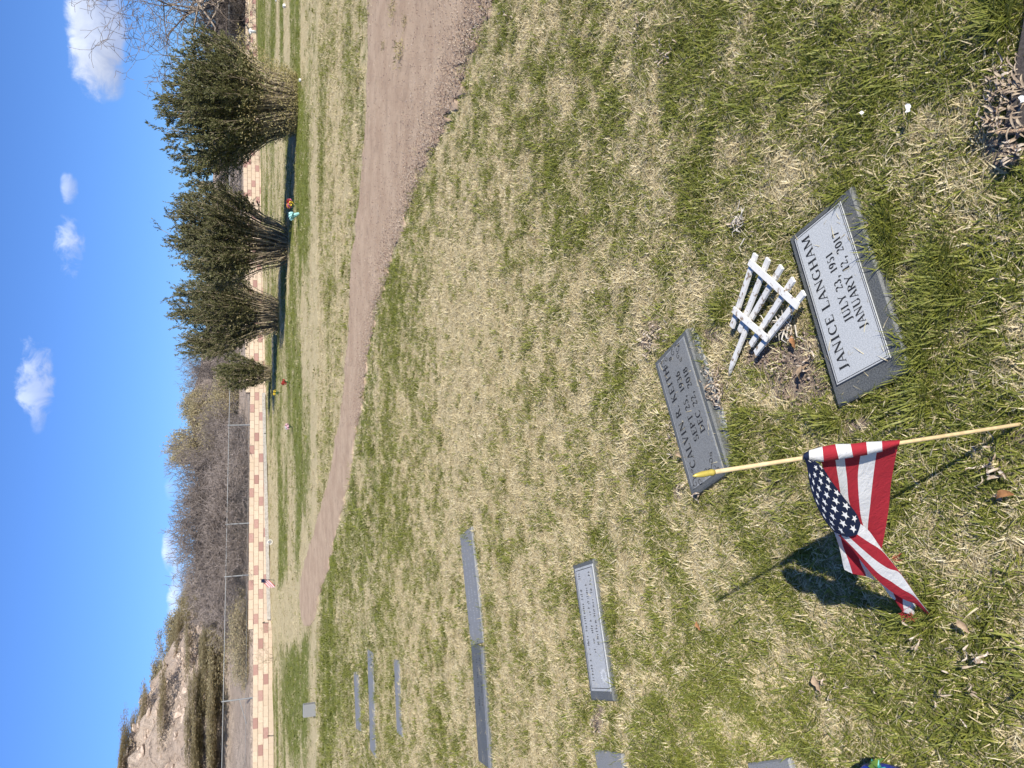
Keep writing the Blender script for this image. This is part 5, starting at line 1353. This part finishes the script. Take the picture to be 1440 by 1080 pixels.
# white shell like scraps, lone leaves
for (xi, yi, sc, an, lb) in ((1279, 153, .62, .1, 'bright white paper scrap in the green grass near the right edge'), (1212, 159, .42, .9, 'tiny white chip just beyond the white paper scrap'), (1437, 140, .5, .4, 'white chip on the heap of dry leaves')):
    g = G(xi, yi, .03); m_ = MB(); vs = []; rd = random.Random(int(xi))
    for i in range(6):
        for j in range(3): vs.append(((i / 5 - .5) * .036 * sc * (1 if j == 1 else .85), (j / 2 - .5) * .020 * sc * (1 - .1 * i / 5), .006 * sc * math.sin(i * 1.3 + j) + rd.uniform(0, .003)))
    fs = [(i * 3 + j, i * 3 + j + 1, i * 3 + j + 4, i * 3 + j + 3) for i in range(5) for j in range(2)]
    m_.add(vs, fs); o = m_.obj('paper_scrap', wh); o.location = (g.x, g.y, .034 if sc > .6 else .028); o.rotation_euler = (.3, .1, an + 1.57 * 0); tag(o, lb, 'litter')
or_leaf = simple('russet_leaf', (.34, .17, .07), (.22, .11, .05), 40, .7, .2)
tn_leaf = simple('pale_brown_leaf', (.40, .30, .20), (.28, .20, .13), 40, .7, .2)
big_leaf = leaf_mesh(3, .065, .030, .8)
for (xi, yi, sc, an, m_, lb) in ((1414, 698, .62, 1.9, or_leaf, 'large russet dry leaf to the right of the flag, nearest the viewer'), (983, 880, .55, .6, or_leaf, 'small orange leaf in the straw beyond the flag shadow'), (1128, 525, .9, 2.6, tn_leaf, 'pale brown leaf on the bare soil between the two near stones'), (1150, 960, .7, .5, tn_leaf, 'long pale brown leaf in the grass left of the flag tip'),
                                 (1112, 480, .6, .2, or_leaf, 'small russet leaf on bare soil beside the picket ornament'), (955, 640, .5, 1.2, tn_leaf, 'small pale leaf beyond the second stone'), (1355, 880, .55, .9, tn_leaf, 'pale brown leaf in straw left of the fallen flag corner')):
    g = G(xi, yi, .02); me_ = big_leaf.copy(); o = link('dry_leaf', me_, None, [m_]); o.location = (g.x, g.y, .018 if 'soil' not in lb else .006); o.scale = (sc, sc, sc); o.rotation_euler = (.2, -.1, an); tag(o, lb, 'leaf', 'single dry leaves lying on the lawn')

# pale husks and long curled leaves by the brown marker
husk = simple('bleached_husk', (.46, .37, .26), (.24, .18, .13), 50, .8, .2, .2)
rd = random.Random(12)
root = None
V = MB()
for k in range(70):
    xi = rd.gauss(1420, 12); yi = rd.gauss(125, 30); g = G(xi, yi, .015); a = rd.gauss(.9, .8); L = rd.uniform(.015, .05); w = rd.uniform(.0008, .0026)
    d = Vector((math.cos(a), math.sin(a), rd.uniform(-.1, .2))); s_ = Vector((-math.sin(a), math.cos(a), .3)); p = Vector((g.x, g.y, rd.uniform(.004, .024)))
    n_ = 6; vs = []
    for i in range(n_ + 1):
        q = i / n_; c_ = p + d * L * (q - .5) + Vector((0, 0, .012 * math.sin(q * 3.14))); ww = w * math.sin(3.14 * min(1, q * .94 + .05))
        vs += [c_ - s_ * ww, c_ + Vector((0, 0, -.3 * ww)), c_ + s_ * ww]
    V.add(vs, [(3 * i + j, 3 * i + j + 1, 3 * i + j + 4, 3 * i + j + 3) for i in range(n_) for j in range(2)])
o = V.obj('leaf_heap', husk, None, True); tag(o, 'heap of long curled dry leaves beside the brown marker near the right corner', 'leaves', kind='stuff')

# little weeds on the road
wd_m = [mesh_np('weed', *(lambda r, n: leaves(np.stack([r.randn(n) * .06, r.randn(n) * .06, r.rand(n) * .06], 1), r.randn(n, 3) + np.array([0, 0, .8]), .06, .007, r))(np.random.RandomState(70 + q), 90)) for q in range(2)]
for m_ in wd_m: m_.materials.append(yellow_leaf)
for j, (a, b, s, lb) in enumerate(((556, 12, 1.1, 'yellowish weed growing on the road at the right edge'), (566, 74, 1.3, 'yellowish weed in the middle of the road'), (572, 30, .7, 'small weed just nearer than the edge weed on the road'), (541, 65, .6, 'faint weed on the far half of the road'), (506, 112, 1.0, 'weed at the far edge of the road'))):
    g = at_ground(a, b); o = bpy.data.objects.new('road_weed', wd_m[j % 2]); COL.objects.link(o); o.location = g; o.scale = (s, s, s * .8); tag(o, lb, 'weed', 'weeds on the dirt road')
print('done')
